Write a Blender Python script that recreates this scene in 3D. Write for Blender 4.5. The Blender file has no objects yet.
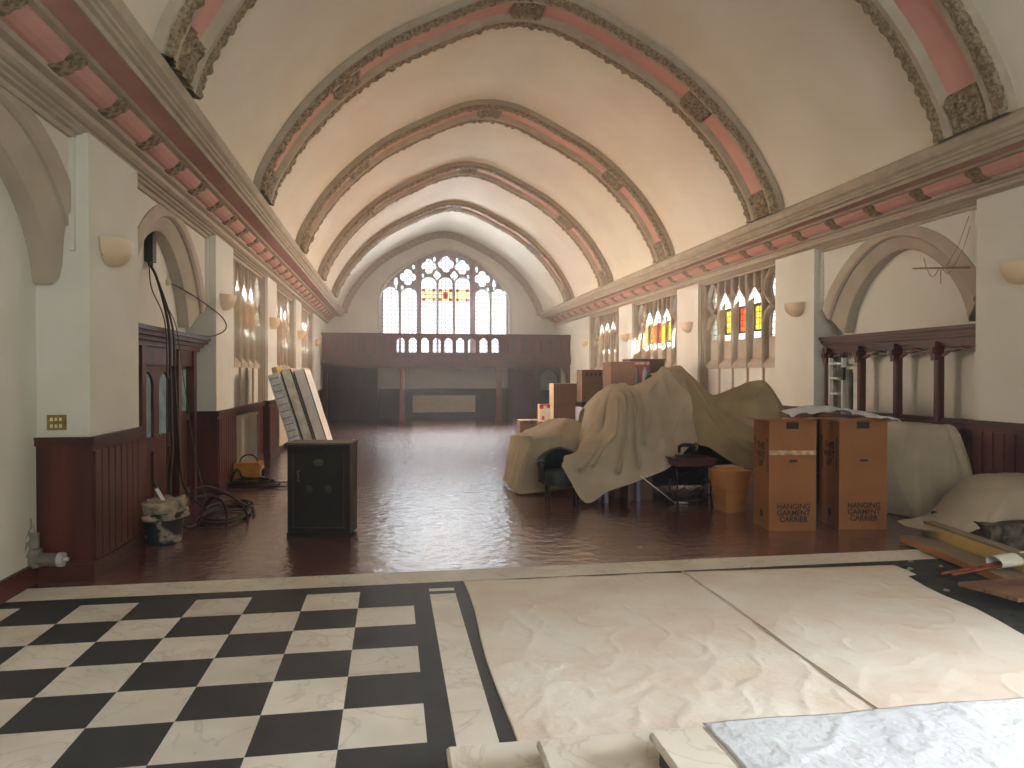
import bpy, math, random
from mathutils import Vector, noise, Matrix
random.seed(7)
C = bpy.context.scene.collection
PI = math.pi

# ------------------------------------------------------------------ camera, sky, sun, exposure
EYE = 1.75
cam_d = bpy.data.cameras.new('camera'); cam = bpy.data.objects.new('camera', cam_d); C.objects.link(cam)
cam_d.sensor_width = 36.0; cam_d.lens = 723.4 / 1024 * 36.0; cam_d.clip_start = 0.05; cam_d.clip_end = 200
cam.location = (0, 0, EYE); cam.rotation_euler = (PI / 2 - 0.0115, 0, -0.1652)
sc = bpy.context.scene; sc.camera = cam
sc.view_settings.view_transform = 'Standard'; sc.view_settings.look = 'None'
sc.view_settings.gamma = 1.0; sc.view_settings.use_curve_mapping = False
sc.view_settings.exposure = 0.74
sc.cycles.max_bounces = 10; sc.cycles.diffuse_bounces = 6; sc.cycles.glossy_bounces = 3
sc.cycles.transparent_max_bounces = 12; sc.cycles.sample_clamp_indirect = 8.0

SKY = 2.9
world = bpy.data.worlds.new('sky'); sc.world = world; world.use_nodes = True
wb = world.node_tree.nodes['Background']; wb.inputs[0].default_value = (0.88, 0.95, 1.0, 1); wb.inputs[1].default_value = SKY

sun_d = bpy.data.lights.new('sun', 'SUN'); sun_d.energy = 30.0; sun_d.angle = 0.012; sun_d.color = (1, .93, .8)
sun = bpy.data.objects.new('sun', sun_d); C.objects.link(sun)
sun.rotation_euler = Vector((-.42, .85, -.32)).to_track_quat('-Z', 'Y').to_euler()

def portal(x, y, z, sx, sz, direction):
    d = bpy.data.lights.new('window_daylight', 'AREA'); d.shape = 'RECTANGLE'; d.size = sx; d.size_y = sz
    d.cycles.is_portal = True
    o = bpy.data.objects.new('window_daylight', d); C.objects.link(o); o.location = (x, y, z)
    o.rotation_euler = Vector(direction).to_track_quat('-Z', 'Z').to_euler()
    return o

def flood(x, y, z, sx, sz, direction, watts, spread, color=(1,.98,.94)):
    d = bpy.data.lights.new('daylight', 'AREA'); d.shape = 'RECTANGLE'; d.size = sx; d.size_y = sz; d.energy = watts; d.spread = math.radians(spread); d.color = color
    o = bpy.data.objects.new('daylight', d); C.objects.link(o); o.location = (x, y, z)
    o.rotation_euler = Vector(direction).to_track_quat('-Z', 'Z').to_euler(); return o
# added area lamps outside each window, aimed to brighten vault, walls and floor
flood(2.2, 30.45, 4.6, 5.0, 3.8, (0,-.85,.52), 150, 72, (.93,.97,1))
flood(2.2, 30.45, 4.6, 5.0, 3.8, (0,-.64,-.77), 850, 62, (.93,.97,1))
flood(2.2, 30.45, 4.6, 5.0, 3.8, (0,-.90,-.42), 44, 90, (.93,.97,1))  # added low lamp for the broad gleam on the floor
for sx_, ys in ((-3.35, (14.41, 18.97, 23.53)), (7.64, (13.81, 18.37, 22.93))):
    for yy in ys: flood(sx_, yy, 3.1, 3.0, 1.4, (1 if sx_ < 0 else -1, 0, .05), 1750 if sx_ < 0 else 1250, 100, (.84,.94,1))
# added lamps at unseen openings behind and beside the camera, brightening the near hall
flood(2.15, -4.4, 3.9, 3.8, 3.0, (.05,.95,-.22), 75, 150, (.92,.97,1))
flood(2.15, -4.4, 3.9, 3.8, 3.0, (0,.72,.69), 75, 110, (.92,.97,1))
flood(7.6, -0.1, 2.6, 3.0, 2.2, (-.50,-.03,-.86), 880, 106, (.92,.97,1))

# ------------------------------------------------------------------ hall constants
XL, XR, XC = -2.56, 6.85, 2.145
BAY, PW = 4.56, 1.22
YL0, YR0 = 6.74, 6.36
YEND, YBACK = 29.8, -4.0
def SX(s, p): return XL - p if s == 'L' else XR + p

# ------------------------------------------------------------------ mesh builder
class MB:
    def __init__(s): s.v = []; s.f = []; s.m = []
    def add(s, vs, fs, m=0):
        n = len(s.v); s.v += [tuple(p) for p in vs]
        for f in fs: s.f.append(tuple(n + i for i in f)); s.m.append(m)
        return s
    def box(s, x0, x1, y0, y1, z0, z1, m=0):
        return s.add([(x0,y0,z0),(x1,y0,z0),(x1,y1,z0),(x0,y1,z0),(x0,y0,z1),(x1,y0,z1),(x1,y1,z1),(x0,y1,z1)],
              [(0,3,2,1),(4,5,6,7),(0,1,5,4),(1,2,6,5),(2,3,7,6),(3,0,4,7)], m)
    def rbox(s, cx, cy, cz, sx, sy, sz, M=None, m=0):      # box by centre with optional rotation matrix
        vs = []
        for k in (-.5, .5):
            for a, b in ((-.5,-.5),(.5,-.5),(.5,.5),(-.5,.5)):
                p = Vector((a*sx, b*sy, k*sz))
                if M: p = M @ p
                vs.append((p.x+cx, p.y+cy, p.z+cz))
        return s.add(vs, [(0,3,2,1),(4,5,6,7),(0,1,5,4),(1,2,6,5),(2,3,7,6),(3,0,4,7)], m)
    def prism(s, pts, fa, fb, m=0):                        # pts 2D, fa/fb map to 3D ends
        n = len(pts)
        return s.add([fa(*p) for p in pts] + [fb(*p) for p in pts],
              [tuple(range(n)), tuple(range(2*n-1, n-1, -1))] + [(i, n+i, n+(i+1) % n, (i+1) % n) for i in range(n)], m)
    def loft(s, rows, m=0, close=False, caps=False):       # rows of equal length
        n = len(rows[0]); k = len(rows); base = len(s.v)
        fs = []
        for i in range(k-1):
            for j in range(n if close else n-1):
                j2 = (j+1) % n
                fs.append((i*n+j, i*n+j2, (i+1)*n+j2, (i+1)*n+j))
        if caps: fs += [tuple(range(n)), tuple(range((k-1)*n, k*n))]
        return s.add([p for r in rows for p in r], fs, m)
    def tube(s, path, r, n=8, m=0, caps=True):
        path = [Vector(p) for p in path]; rows = []
        up = Vector((0,0,1)); prev = None
        for i, p in enumerate(path):
            t = (path[min(i+1, len(path)-1)] - path[max(i-1, 0)]).normalized()
            if prev is None:
                a = t.orthogonal().normalized()
            else:
                a = (prev - t*prev.dot(t))
                a = a.normalized() if a.length > 1e-6 else t.orthogonal().normalized()
            prev = a; b = t.cross(a)
            rr = r[i] if isinstance(r, (list, tuple)) else r
            rows.append([tuple(p + a*math.cos(2*PI*j/n)*rr + b*math.sin(2*PI*j/n)*rr) for j in range(n)])
        return s.loft(rows, m, True, caps)
    def lathe(s, prof, cx, cy, cz, n=24, m=0, M=None, caps=True):
        rows = []
        for r, z in prof:
            row = []
            for j in range(n):
                p = Vector((r*math.cos(2*PI*j/n), r*math.sin(2*PI*j/n), z))
                if M: p = M @ p
                row.append((p.x+cx, p.y+cy, p.z+cz))
            rows.append(row)
        return s.loft(rows, m, True, caps)
    def build(s, name, mats, parent=None, smooth=False, angle=None):
        me = bpy.data.meshes.new(name); me.from_pydata(s.v, [], s.f)
        if not isinstance(mats, (list, tuple)): mats = [mats]
        for q in mats: me.materials.append(q)
        if len(mats) > 1: me.polygons.foreach_set('material_index', s.m)
        if smooth: me.polygons.foreach_set('use_smooth', [True]*len(s.f))
        me.validate(); me.update()
        import bmesh
        bm = bmesh.new(); bm.from_mesh(me); bmesh.ops.recalc_face_normals(bm, faces=bm.faces); bm.to_mesh(me); bm.free()
        if smooth and angle: me.set_sharp_from_angle(angle=angle)
        o = bpy.data.objects.new(name, me); C.objects.link(o)
        if parent: o.parent = parent; o.matrix_parent_inverse = Matrix.Identity(4)
        return o

def thing(name, label, cat, loc=(0,0,0), rz=0, group=None):
    o = bpy.data.objects.new(name, None); C.objects.link(o); o.empty_display_size = .1
    o.location = loc; o.rotation_euler = (0, 0, rz); return tag(o, label, cat, group)
def tag(o, label, cat, group=None):
    o['label'] = label; o['category'] = cat
    if group: o['group'] = group
    return o
def struct(o): o['kind'] = 'structure'; return o
def sempty(name):
    o = bpy.data.objects.new(name, None); C.objects.link(o); o.empty_display_size = .1; return struct(o)
def dup(root, loc=None, rz=None, label=None):
    r = root.copy(); C.objects.link(r)
    if loc is not None: r.location = loc
    if rz is not None: r.rotation_euler = (0, 0, rz)
    if label: r['label'] = label
    for ch in list(root.children):
        c = ch.copy(); C.objects.link(c); c.parent = r
        for g in list(ch.children):
            d = g.copy(); C.objects.link(d); d.parent = c
    return r

def crom(P, t):                                            # Catmull-Rom through P, t in 0..len-1
    n = len(P); i = min(int(t), n-2); f = t - i
    p1, p2 = P[i], P[i+1]
    p0 = P[i-1] if i > 0 else [2*a-b for a, b in zip(p1, p2)]
    p3 = P[i+2] if i+2 < n else [2*b-a for a, b in zip(p1, p2)]
    return [0.5*(2*b + (c-a)*f + (2*a-5*b+4*c-d)*f*f + (3*b-a-3*c+d)*f**3) for a, b, c, d in zip(p0, p1, p2, p3)]
def curve(P, n): return [crom(P, (len(P)-1)*i/(n-1)) for i in range(n)]

# ------------------------------------------------------------------ materials
def srgb(r, g, b):
    f = lambda x: x/12.92 if x <= .04045 else ((x+.055)/1.055)**2.4
    return (f(r/255), f(g/255), f(b/255), 1)
def mat(name, col, rough=.7, col2=None, scale=3., detail=4., bump=0., bscale=30., metal=0., spec=None, stretch=None, contrast=(.35,.65), trans=None):
    m = bpy.data.materials.new(name); m.use_nodes = True; nt = m.node_tree; N = nt.nodes; L = nt.links
    b = N['Principled BSDF']; b.inputs['Roughness'].default_value = rough; b.inputs['Metallic'].default_value = metal
    b.inputs['Base Color'].default_value = col
    if spec is not None: b.inputs['Specular IOR Level'].default_value = spec
    tc = N.new('ShaderNodeTexCoord'); mp = N.new('ShaderNodeMapping'); L.new(tc.outputs['Object'], mp.inputs[0])
    if stretch: mp.inputs['Scale'].default_value = stretch
    if col2:
        nz = N.new('ShaderNodeTexNoise'); nz.inputs['Scale'].default_value = scale; nz.inputs['Detail'].default_value = detail
        L.new(mp.outputs[0], nz.inputs['Vector'])
        r = N.new('ShaderNodeMapRange'); r.inputs[1].default_value = contrast[0]; r.inputs[2].default_value = contrast[1]
        L.new(nz.outputs[0], r.inputs[0])
        mx = N.new('ShaderNodeMix'); mx.data_type = 'RGBA'; mx.inputs[6].default_value = col; mx.inputs[7].default_value = col2
        L.new(r.outputs[0], mx.inputs[0]); L.new(mx.outputs[2], b.inputs['Base Color'])
    if bump:
        n2 = N.new('ShaderNodeTexNoise'); n2.inputs['Scale'].default_value = bscale; n2.inputs['Detail'].default_value = 3
        L.new(mp.outputs[0], n2.inputs['Vector'])
        bp = N.new('ShaderNodeBump'); bp.inputs['Strength'].default_value = bump; bp.inputs['Distance'].default_value = .02
        L.new(n2.outputs[0], bp.inputs['Height']); L.new(bp.outputs[0], b.inputs['Normal'])
    return m
def addcol(m, fn): fn(m, m.node_tree, m.node_tree.nodes, m.node_tree.links); return m

M = {}
M['wall'] = mat('cream_paint', srgb(222,221,212), .75, srgb(214,212,201), 1.3, 5, .12, 40)
M['vault'] = mat('vault_plaster', srgb(224,218,204), .85, srgb(216,208,192), .9, 6, .1, 25)
M['stone'] = mat('olive_stone_paint', srgb(180,169,150), .7, srgb(166,154,133), 4, 4, .1, 60)
M['arch'] = mat('taupe_arch_paint', srgb(184,173,156), .7, srgb(174,162,145), 3, 4, .1, 50)
M['tracery'] = mat('tracery_paint', srgb(190,178,162), .65, srgb(172,158,142), 3, 4, .08, 50)
M['carved'] = mat('carved_gilt_brown', srgb(160,144,116), .55, srgb(112,96,72), 26, 4, .8, 60, contrast=(.4,.6))
M['pink'] = mat('pink_paint', srgb(210,158,147), .6, srgb(200,148,138), 3, 3, .08, 40)
M['rose'] = mat('dusky_rose_paint', srgb(194,146,136), .6, srgb(184,136,126), 2, 3, .08, 40)
M['wood'] = mat('mahogany_wood', srgb(94,44,36), .42, srgb(60,28,24), 5, 6, .12, 20, stretch=(1,1,.12), spec=.5)
M['wood_h'] = mat('mahogany_wood_horizontal', srgb(90,46,40), .42, srgb(60,32,28), 5, 6, .1, 20, stretch=(.5,.12,1))
M['darkwood'] = mat('dark_stained_wood', srgb(64,44,42), .4, srgb(46,34,34), 4, 6, .1, 20, stretch=(1,1,.15))
M['colwood'] = mat('red_brown_column_wood', srgb(122,74,66), .5, srgb(100,60,54), 5, 5, 0, stretch=(1,1,.15))
M['black'] = mat('black_iron', srgb(30,28,27), .45, srgb(22,20,20), 10, 3, .05, 50)
M['rubber'] = mat('black_cable_rubber', srgb(28,26,26), .5)
M['brass'] = mat('worn_brass', srgb(176,150,92), .35, srgb(150,126,76), 20, 3, metal=.7)
M['chrome'] = mat('aluminium', srgb(214,216,218), .35, metal=.35)
M['sheet'] = mat('grey_cotton_dust_sheet', srgb(180,167,145), .9, srgb(168,154,132), 3, 5, .1, 60)
M['sheet_tan'] = mat('tan_cotton_dust_sheet', srgb(166,150,118), .9, srgb(154,138,107), 3, 5, .1, 60)
M['drop'] = mat('cream_drop_cloth', srgb(238,232,222), .9, srgb(228,212,196), 1.6, 6, .3, 22)
M['white'] = mat('white_cotton_sheet', srgb(214,218,224), .9, srgb(206,210,218), 2, 4, .4, 30)
M['card'] = mat('brown_cardboard', srgb(152,100,58), .8, srgb(142,92,52), 3, 4, .05, 60)
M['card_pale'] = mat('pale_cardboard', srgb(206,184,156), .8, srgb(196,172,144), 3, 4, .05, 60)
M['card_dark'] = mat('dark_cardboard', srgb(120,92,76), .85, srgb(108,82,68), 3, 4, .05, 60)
M['ink'] = mat('black_print', srgb(34,28,26), .7)
M['tape'] = mat('clear_parcel_tape', srgb(206,182,150), .25, srgb(150,112,76), 12, 4)
M['mattress'] = mat('cream_mattress_ticking', srgb(246,242,232), .85, srgb(214,204,184), 6, 3, .2, 40)
M['mattress_w'] = mat('white_mattress_ticking', srgb(248,246,240), .85, srgb(240,238,230), 6, 3, .2, 40)
M['quilt'] = mat('silver_quilted_border', srgb(232,234,236), .6, srgb(206,208,212), 14, 3, .5, 24)
M['piping'] = mat('navy_piping', srgb(46,50,58), .7)
M['foam'] = mat('yellow_foam', srgb(214,190,130), .9, srgb(200,172,110), 9, 3, .4, 40)
M['leather'] = mat('green_buttoned_leather', srgb(44,58,58), .45, srgb(34,46,47), 5, 4, .1, 60)
M['bluepaint'] = mat('pale_blue_painted_wood', srgb(128,140,168), .6, srgb(110,122,150), 7, 3, .1, 30)
M['wicker'] = mat('woven_wicker', srgb(184,128,74), .7)
M['bucket'] = mat('plaster_splashed_black_plastic', srgb(36,42,48), .5, srgb(150,140,126), 7, 5, contrast=(.55,.62))
M['rag'] = mat('dirty_plastered_rag', srgb(176,162,140), .9, srgb(132,116,96), 12, 5, .5, 50)
M['yellow'] = mat('yellow_brown_site_transformer', srgb(190,134,48), .5, srgb(170,112,38), 6, 4)
M['cream_metal'] = mat('cream_enamel_panel', srgb(206,196,170), .45, srgb(198,186,160), 4, 3)
M['greymetal'] = mat('grey_pipe_metal', srgb(132,130,118), .45, srgb(112,108,98), 10, 3)
M['freezer'] = mat('pale_blue_enamel', srgb(196,206,210), .35, srgb(186,196,200), 2, 2)
M['timber'] = mat('weathered_timber', srgb(150,136,112), .8, srgb(126,110,88), 5, 6, .2, 30, stretch=(1,.12,1))
M['timber_edge'] = mat('fresh_sawn_orange_timber', srgb(196,136,80), .7, srgb(172,112,62), 5, 6, .1, 30, stretch=(1,.12,1))
M['timber_yellow'] = mat('yellow_pine_face', srgb(220,188,112), .7, srgb(206,168,92), 5, 6, .1, 30, stretch=(1,.12,1))
M['copper'] = mat('copper_tube', srgb(190,112,76), .3, srgb(150,80,56), 9, 3, metal=.8)
M['slate'] = mat('black_slate', srgb(56,60,63), .5, srgb(44,47,50), 3, 5, .05, 30)
M['rubble'] = mat('rubble_stone', srgb(120,104,92), .9, srgb(58,48,44), 9, 6, .8, 30, contrast=(.4,.6))
M['debris'] = mat('dark_floor_screed', srgb(60,60,52), .85, srgb(30,30,28), 5, 6, .6, 30)
M['opal'] = mat('opal_glass_shade', srgb(226,206,176), .35, srgb(216,196,166), 3, 2)
M['red_print'] = mat('red_print', srgb(190,50,60), .6)
M['blueglass'] = mat('pale_blue_glass_pane', srgb(150,178,184), .25, srgb(120,150,160), 5, 3)
M['darkgap'] = mat('dark_interior', srgb(36,40,52), .8)
M['mortar'] = mat('pale_mortar', srgb(170,160,140), .9, srgb(140,130,112), 20, 4, .4, 60)

def marble(name, a, b, rough=.5):
    m = mat(name, a, rough, b, 2.2, 8, .03, 10)
    def f(m, nt, N, L):
        bs = N['Principled BSDF']; src = bs.inputs['Base Color'].links[0].from_socket
        tc = N.new('ShaderNodeTexCoord')
        w = N.new('ShaderNodeTexNoise'); w.inputs['Scale'].default_value = 1.7; w.inputs['Detail'].default_value = 8; w.inputs['Distortion'].default_value = 1.6
        L.new(tc.outputs['Object'], w.inputs['Vector'])
        mr = N.new('ShaderNodeMath'); mr.operation = 'SUBTRACT'; mr.inputs[1].default_value = .5; L.new(w.outputs[0], mr.inputs[0])
        ab = N.new('ShaderNodeMath'); ab.operation = 'ABSOLUTE'; L.new(mr.outputs[0], ab.inputs[0])
        rg = N.new('ShaderNodeMapRange'); rg.inputs[1].default_value = 0; rg.inputs[2].default_value = .02; rg.inputs[3].default_value = .26; rg.inputs[4].default_value = 0
        L.new(ab.outputs[0], rg.inputs[0])
        mx = N.new('ShaderNodeMix'); mx.data_type = 'RGBA'; mx.inputs[7].default_value = srgb(142,124,104)
        L.new(rg.outputs[0], mx.inputs[0]); L.new(src, mx.inputs[6]); L.new(mx.outputs[2], bs.inputs['Base Color'])
    return addcol(m, f)
M['marble'] = marble('cream_marble', srgb(232,226,214), srgb(218,209,194))

# checkerboard of cream marble and black slate, squares 0.417 m
def make_checker():
    m = marble('marble_and_slate_checkerboard', srgb(236,230,218), srgb(220,211,196))
    nt = m.node_tree; N = nt.nodes; L = nt.links; bs = N['Principled BSDF']
    src = bs.inputs['Base Color'].links[0].from_socket
    tc = N.new('ShaderNodeTexCoord'); mp = N.new('ShaderNodeMapping'); L.new(tc.outputs['Object'], mp.inputs[0])
    mp.inputs['Scale'].default_value = (1/.417, 1/.417, 1); mp.inputs['Location'].default_value = (-.1654/.417+100, -5.955/.417+100, .5)
    ck = N.new('ShaderNodeTexChecker'); ck.inputs['Scale'].default_value = 1.0; ck.inputs['Color1'].default_value = (1,1,1,1); ck.inputs['Color2'].default_value = (0,0,0,1)
    L.new(mp.outputs[0], ck.inputs['Vector'])
    vn = N.new('ShaderNodeVectorMath'); vn.operation = 'FLOOR'; L.new(mp.outputs[0], vn.inputs[0])
    wn = N.new('ShaderNodeTexWhiteNoise'); L.new(vn.outputs[0], wn.inputs['Vector'])
    rr = N.new('ShaderNodeMapRange'); rr.inputs[3].default_value = .86; rr.inputs[4].default_value = 1.06; L.new(wn.outputs[0], rr.inputs[0])
    mulc = N.new('ShaderNodeVectorMath'); mulc.operation = 'SCALE'; L.new(src, mulc.inputs[0]); L.new(rr.outputs[0], mulc.inputs['Scale'])
    nz = N.new('ShaderNodeTexNoise'); nz.inputs['Scale'].default_value = 4; nz.inputs['Detail'].default_value = 6; L.new(tc.outputs['Object'], nz.inputs['Vector'])
    bl = N.new('ShaderNodeMix'); bl.data_type = 'RGBA'; bl.inputs[6].default_value = srgb(44,47,49); bl.inputs[7].default_value = srgb(64,66,68)
    L.new(nz.outputs[0], bl.inputs[0])
    mx = N.new('ShaderNodeMix'); mx.data_type = 'RGBA'; L.new(ck.outputs[1], mx.inputs[0]); L.new(bl.outputs[2], mx.inputs[6]); L.new(mulc.outputs[0], mx.inputs[7])
    L.new(mx.outputs[2], bs.inputs['Base Color'])
    return m
M['checker'] = make_checker()

# worn red wood-block floor: herringbone blocks, scuffed gloss
def make_redfloor():
    m = bpy.data.materials.new('red_wood_block_floor'); m.use_nodes = True; nt = m.node_tree; N = nt.nodes; L = nt.links; b = N['Principled BSDF']
    tc = N.new('ShaderNodeTexCoord'); mp = N.new('ShaderNodeMapping'); mp.inputs['Rotation'].default_value = (0,0,PI/4); L.new(tc.outputs['Object'], mp.inputs[0])
    br = N.new('ShaderNodeTexBrick'); br.inputs['Scale'].default_value = 1; br.inputs['Brick Width'].default_value = .3; br.inputs['Row Height'].default_value = .075
    br.inputs['Mortar Size'].default_value = .0015; br.inputs['Color1'].default_value = srgb(124,76,70); br.inputs['Color2'].default_value = srgb(98,60,55); br.inputs['Mortar'].default_value = srgb(58,30,27)
    L.new(mp.outputs[0], br.inputs['Vector'])
    nz = N.new('ShaderNodeTexNoise'); nz.inputs['Scale'].default_value = 1.1; nz.inputs['Detail'].default_value = 8; L.new(tc.outputs['Object'], nz.inputs['Vector'])
    rg = N.new('ShaderNodeMapRange'); rg.inputs[1].default_value = .45; rg.inputs[2].default_value = .85; rg.inputs[4].default_value = .5; L.new(nz.outputs[0], rg.inputs[0])
    mx = N.new('ShaderNodeMix'); mx.data_type = 'RGBA'; mx.inputs[7].default_value = srgb(160,124,116); L.new(rg.outputs[0], mx.inputs[0]); L.new(br.outputs[0], mx.inputs[6])
    L.new(mx.outputs[2], b.inputs['Base Color'])
    n2 = N.new('ShaderNodeTexNoise'); n2.inputs['Scale'].default_value = 3; n2.inputs['Detail'].default_value = 6; L.new(tc.outputs['Object'], n2.inputs['Vector'])
    r2 = N.new('ShaderNodeMapRange'); r2.inputs[3].default_value = .17; r2.inputs[4].default_value = .32; L.new(n2.outputs[0], r2.inputs[0]); L.new(r2.outputs[0], b.inputs['Roughness'])
    n3 = N.new('ShaderNodeTexNoise'); n3.inputs['Scale'].default_value = 8; n3.inputs['Detail'].default_value = 5; L.new(tc.outputs['Object'], n3.inputs['Vector'])
    bp = N.new('ShaderNodeBump'); bp.inputs['Strength'].default_value = .9; bp.inputs['Distance'].default_value = .014; L.new(n3.outputs[0], bp.inputs['Height'])
    bp2 = N.new('ShaderNodeBump'); bp2.inputs['Strength'].default_value = .35; bp2.inputs['Distance'].default_value = .004; L.new(br.outputs['Fac'], bp2.inputs['Height']); bp2.invert = True
    b.inputs['Coat Weight'].default_value = 1.0; b.inputs['Coat Roughness'].default_value = .15; b.inputs['Coat IOR'].default_value = 1.8
    L.new(bp.outputs[0], b.inputs['Coat Normal']); L.new(bp.outputs[0], bp2.inputs['Normal']); L.new(bp2.outputs[0], b.inputs['Normal'])
    return m
M['redfloor'] = make_redfloor()

# leaded glass: lead lines over tinted see-through glass (axes: the two in-plane object axes)
def glass(name, col, axes, pitch=(.16,.16), line=.012, tint2=None, off=(0,0), leadcol=(.05,.05,.05,1), sheen=.06):
    m = bpy.data.materials.new(name); m.use_nodes = True; nt = m.node_tree; N = nt.nodes; L = nt.links
    for n in list(N): N.remove(n)
    out = N.new('ShaderNodeOutputMaterial'); tr = N.new('ShaderNodeBsdfTransparent'); tr.inputs[0].default_value = col
    gl = N.new('ShaderNodeBsdfGlossy'); gl.inputs['Roughness'].default_value = .15
    ms = N.new('ShaderNodeMixShader'); ms.inputs[0].default_value = sheen; L.new(tr.outputs[0], ms.inputs[1]); L.new(gl.outputs[0], ms.inputs[2])
    tc = N.new('ShaderNodeTexCoord'); sp = N.new('ShaderNodeSeparateXYZ'); L.new(tc.outputs['Object'], sp.inputs[0])
    fac = None
    for i, a in enumerate(axes):
        if not pitch[i]: continue
        ad = N.new('ShaderNodeMath'); ad.operation = 'ADD'; ad.inputs[1].default_value = off[i] + 100*pitch[i]; L.new(sp.outputs[a], ad.inputs[0])
        md = N.new('ShaderNodeMath'); md.operation = 'MODULO'; md.inputs[1].default_value = pitch[i]; L.new(ad.outputs[0], md.inputs[0])
        lt = N.new('ShaderNodeMath'); lt.operation = 'LESS_THAN'; lt.inputs[1].default_value = line; L.new(md.outputs[0], lt.inputs[0])
        if fac is None: fac = lt
        else:
            mxm = N.new('ShaderNodeMath'); mxm.operation = 'MAXIMUM'; L.new(fac.outputs[0], mxm.inputs[0]); L.new(lt.outputs[0], mxm.inputs[1]); fac = mxm
    if tint2:
        nz = N.new('ShaderNodeTexNoise'); nz.inputs['Scale'].default_value = 9; L.new(tc.outputs['Object'], nz.inputs['Vector'])
        r = N.new('ShaderNodeMapRange'); r.inputs[1].default_value = .42; r.inputs[2].default_value = .58; L.new(nz.outputs[0], r.inputs[0])
        mx = N.new('ShaderNodeMix'); mx.data_type = 'RGBA'; mx.inputs[6].default_value = col; mx.inputs[7].default_value = tint2
        L.new(r.outputs[0], mx.inputs[0]); L.new(mx.outputs[2], tr.inputs[0])
    last = ms
    if fac is not None:
        df = N.new('ShaderNodeBsdfDiffuse'); df.inputs[0].default_value = leadcol
        m2 = N.new('ShaderNodeMixShader'); L.new(fac.outputs[0], m2.inputs[0]); L.new(ms.outputs[0], m2.inputs[1]); L.new(df.outputs[0], m2.inputs[2]); last = m2
    L.new(last.outputs[0], out.inputs[0]); return m
M['g_clear_x'] = glass('clear_leaded_glass_end', (.58,.61,.64,1), ('X','Z'), (.17,.17), .026, leadcol=(.2,.2,.22,1))
M['g_clear_y'] = glass('clear_leaded_glass_side', (.60,.62,.60,1), ('Y','Z'), (.1,.12), .014)
M['g_yellow'] = glass('amber_stained_glass', (.95,.72,.10,1), ('Y','Z'), (.11,.12), .014, tint2=(1,.45,.03,1), sheen=.02)
M['g_red'] = glass('red_stained_glass', (.9,.03,.02,1), ('Y','Z'), (.11,.12), .014, tint2=(.95,.15,.03,1), sheen=.02)
M['g_yel_x'] = glass('yellow_stained_glass_end', (.95,.86,.55,1), ('X','Z'), (.14,.14), .006, sheen=.01)
M['g_red_x'] = glass('red_stained_glass_end', (.75,.03,.05,1), ('X','Z'), (0,0), .01, sheen=.01)
M['g_door'] = glass('greenish_door_glass', (.35,.42,.42,1), ('Y','Z'), (0,0), .01, sheen=.3)

# ------------------------------------------------------------------ plates with holes (tracery)
def plate(mb, holes, u0, u1, z0, top, P, d0, d1, n=16, m=0, bottom=None):
    """wall plate in (u,z); holes: (ua,ub,lo(u),hi(u)); top: number or function; P(u,z,d)->xyz"""
    tf = top if callable(top) else (lambda u: top)
    bf = bottom if callable(bottom) else (lambda u: z0)
    bk = {u0, u1}
    for h in holes:
        for i in range(h[4] if len(h) > 4 else n):
            k = (h[4] if len(h) > 4 else n)
            t = .5 - .5*math.cos(PI*i/k); bk.add(round(h[0] + (h[1]-h[0])*t, 5))
        bk.add(round(h[1], 5))
    if callable(top):
        for i in range(49): bk.add(round(u0 + (u1-u0)*i/48, 5))
    bk = sorted(b for b in bk if u0-1e-6 <= b <= u1+1e-6)
    bb = [bk[0]]
    for b in bk[1:]:
        if b - bb[-1] > 2e-4: bb.append(b)
    for a, b in zip(bb, bb[1:]):
        mid = (a+b)/2
        act = sorted([h for h in holes if h[0] < mid < h[1]], key=lambda h: h[2](mid))
        c = lambda h, u: min(max(u, h[0]+1e-5), h[1]-1e-5)
        segs = []; la, lb = bf(a), bf(b)
        for h in act:
            segs.append((la, lb, h[2](c(h,a)), h[2](c(h,b)))); la, lb = h[3](c(h,a)), h[3](c(h,b))
        segs.append((la, lb, tf(a), tf(b)))
        for s0, s1, e0, e1 in segs:
            e0 = max(e0, s0); e1 = max(e1, s1)
            if e0-s0 < 1e-5 and e1-s1 < 1e-5: continue
            v = [P(a,s0,d0),P(b,s1,d0),P(b,e1,d0),P(a,e0,d0),P(a,s0,d1),P(b,s1,d1),P(b,e1,d1),P(a,e0,d1)]
            mb.add(v, [(0,1,2,3),(7,6,5,4),(3,2,6,7),(0,4,5,1)], m)
    for h in holes:
        for u in (h[0], h[1]):
            c = h[0]+1e-5 if u == h[0] else h[1]-1e-5
            l, t = h[2](c), h[3](c)
            if t-l > 1e-3: mb.add([P(u,l,d0),P(u,t,d0),P(u,t,d1),P(u,l,d1)], [(0,1,2,3)], m)
def lancet(u, w, z0, zs, rise):                            # pointed-arch hole centred u
    def hi(x):
        t = min(1, abs(x-u)/(w/2)); return zs + rise*(1 - t)**.0 * (math.sqrt(max(0, 1 - t**1.6)))
    return (u-w/2, u+w/2, lambda x: z0, hi, 10)
def circles(cs, n=20):                                     # union of circles as one hole
    ua = min(c[0]-c[2] for c in cs); ub = max(c[0]+c[2] for c in cs)
    def hi(x):
        v = [c[1]+math.sqrt(max(0, c[2]**2-(x-c[0])**2)) for c in cs if abs(x-c[0]) <= c[2]]
        return max(v) if v else sum(c[1] for c in cs)/len(cs)
    def lo(x):
        v = [c[1]-math.sqrt(max(0, c[2]**2-(x-c[0])**2)) for c in cs if abs(x-c[0]) <= c[2]]
        return min(v) if v else sum(c[1] for c in cs)/len(cs)
    return (ua, ub, lo, hi, n)
def quatre(u, z, r): k = r*.5; return circles([(u-k,z,k*1.02),(u+k,z,k*1.02),(u,z-k,k*1.02),(u,z+k,k*1.02),(u,z,k*.9)], 24)
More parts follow.
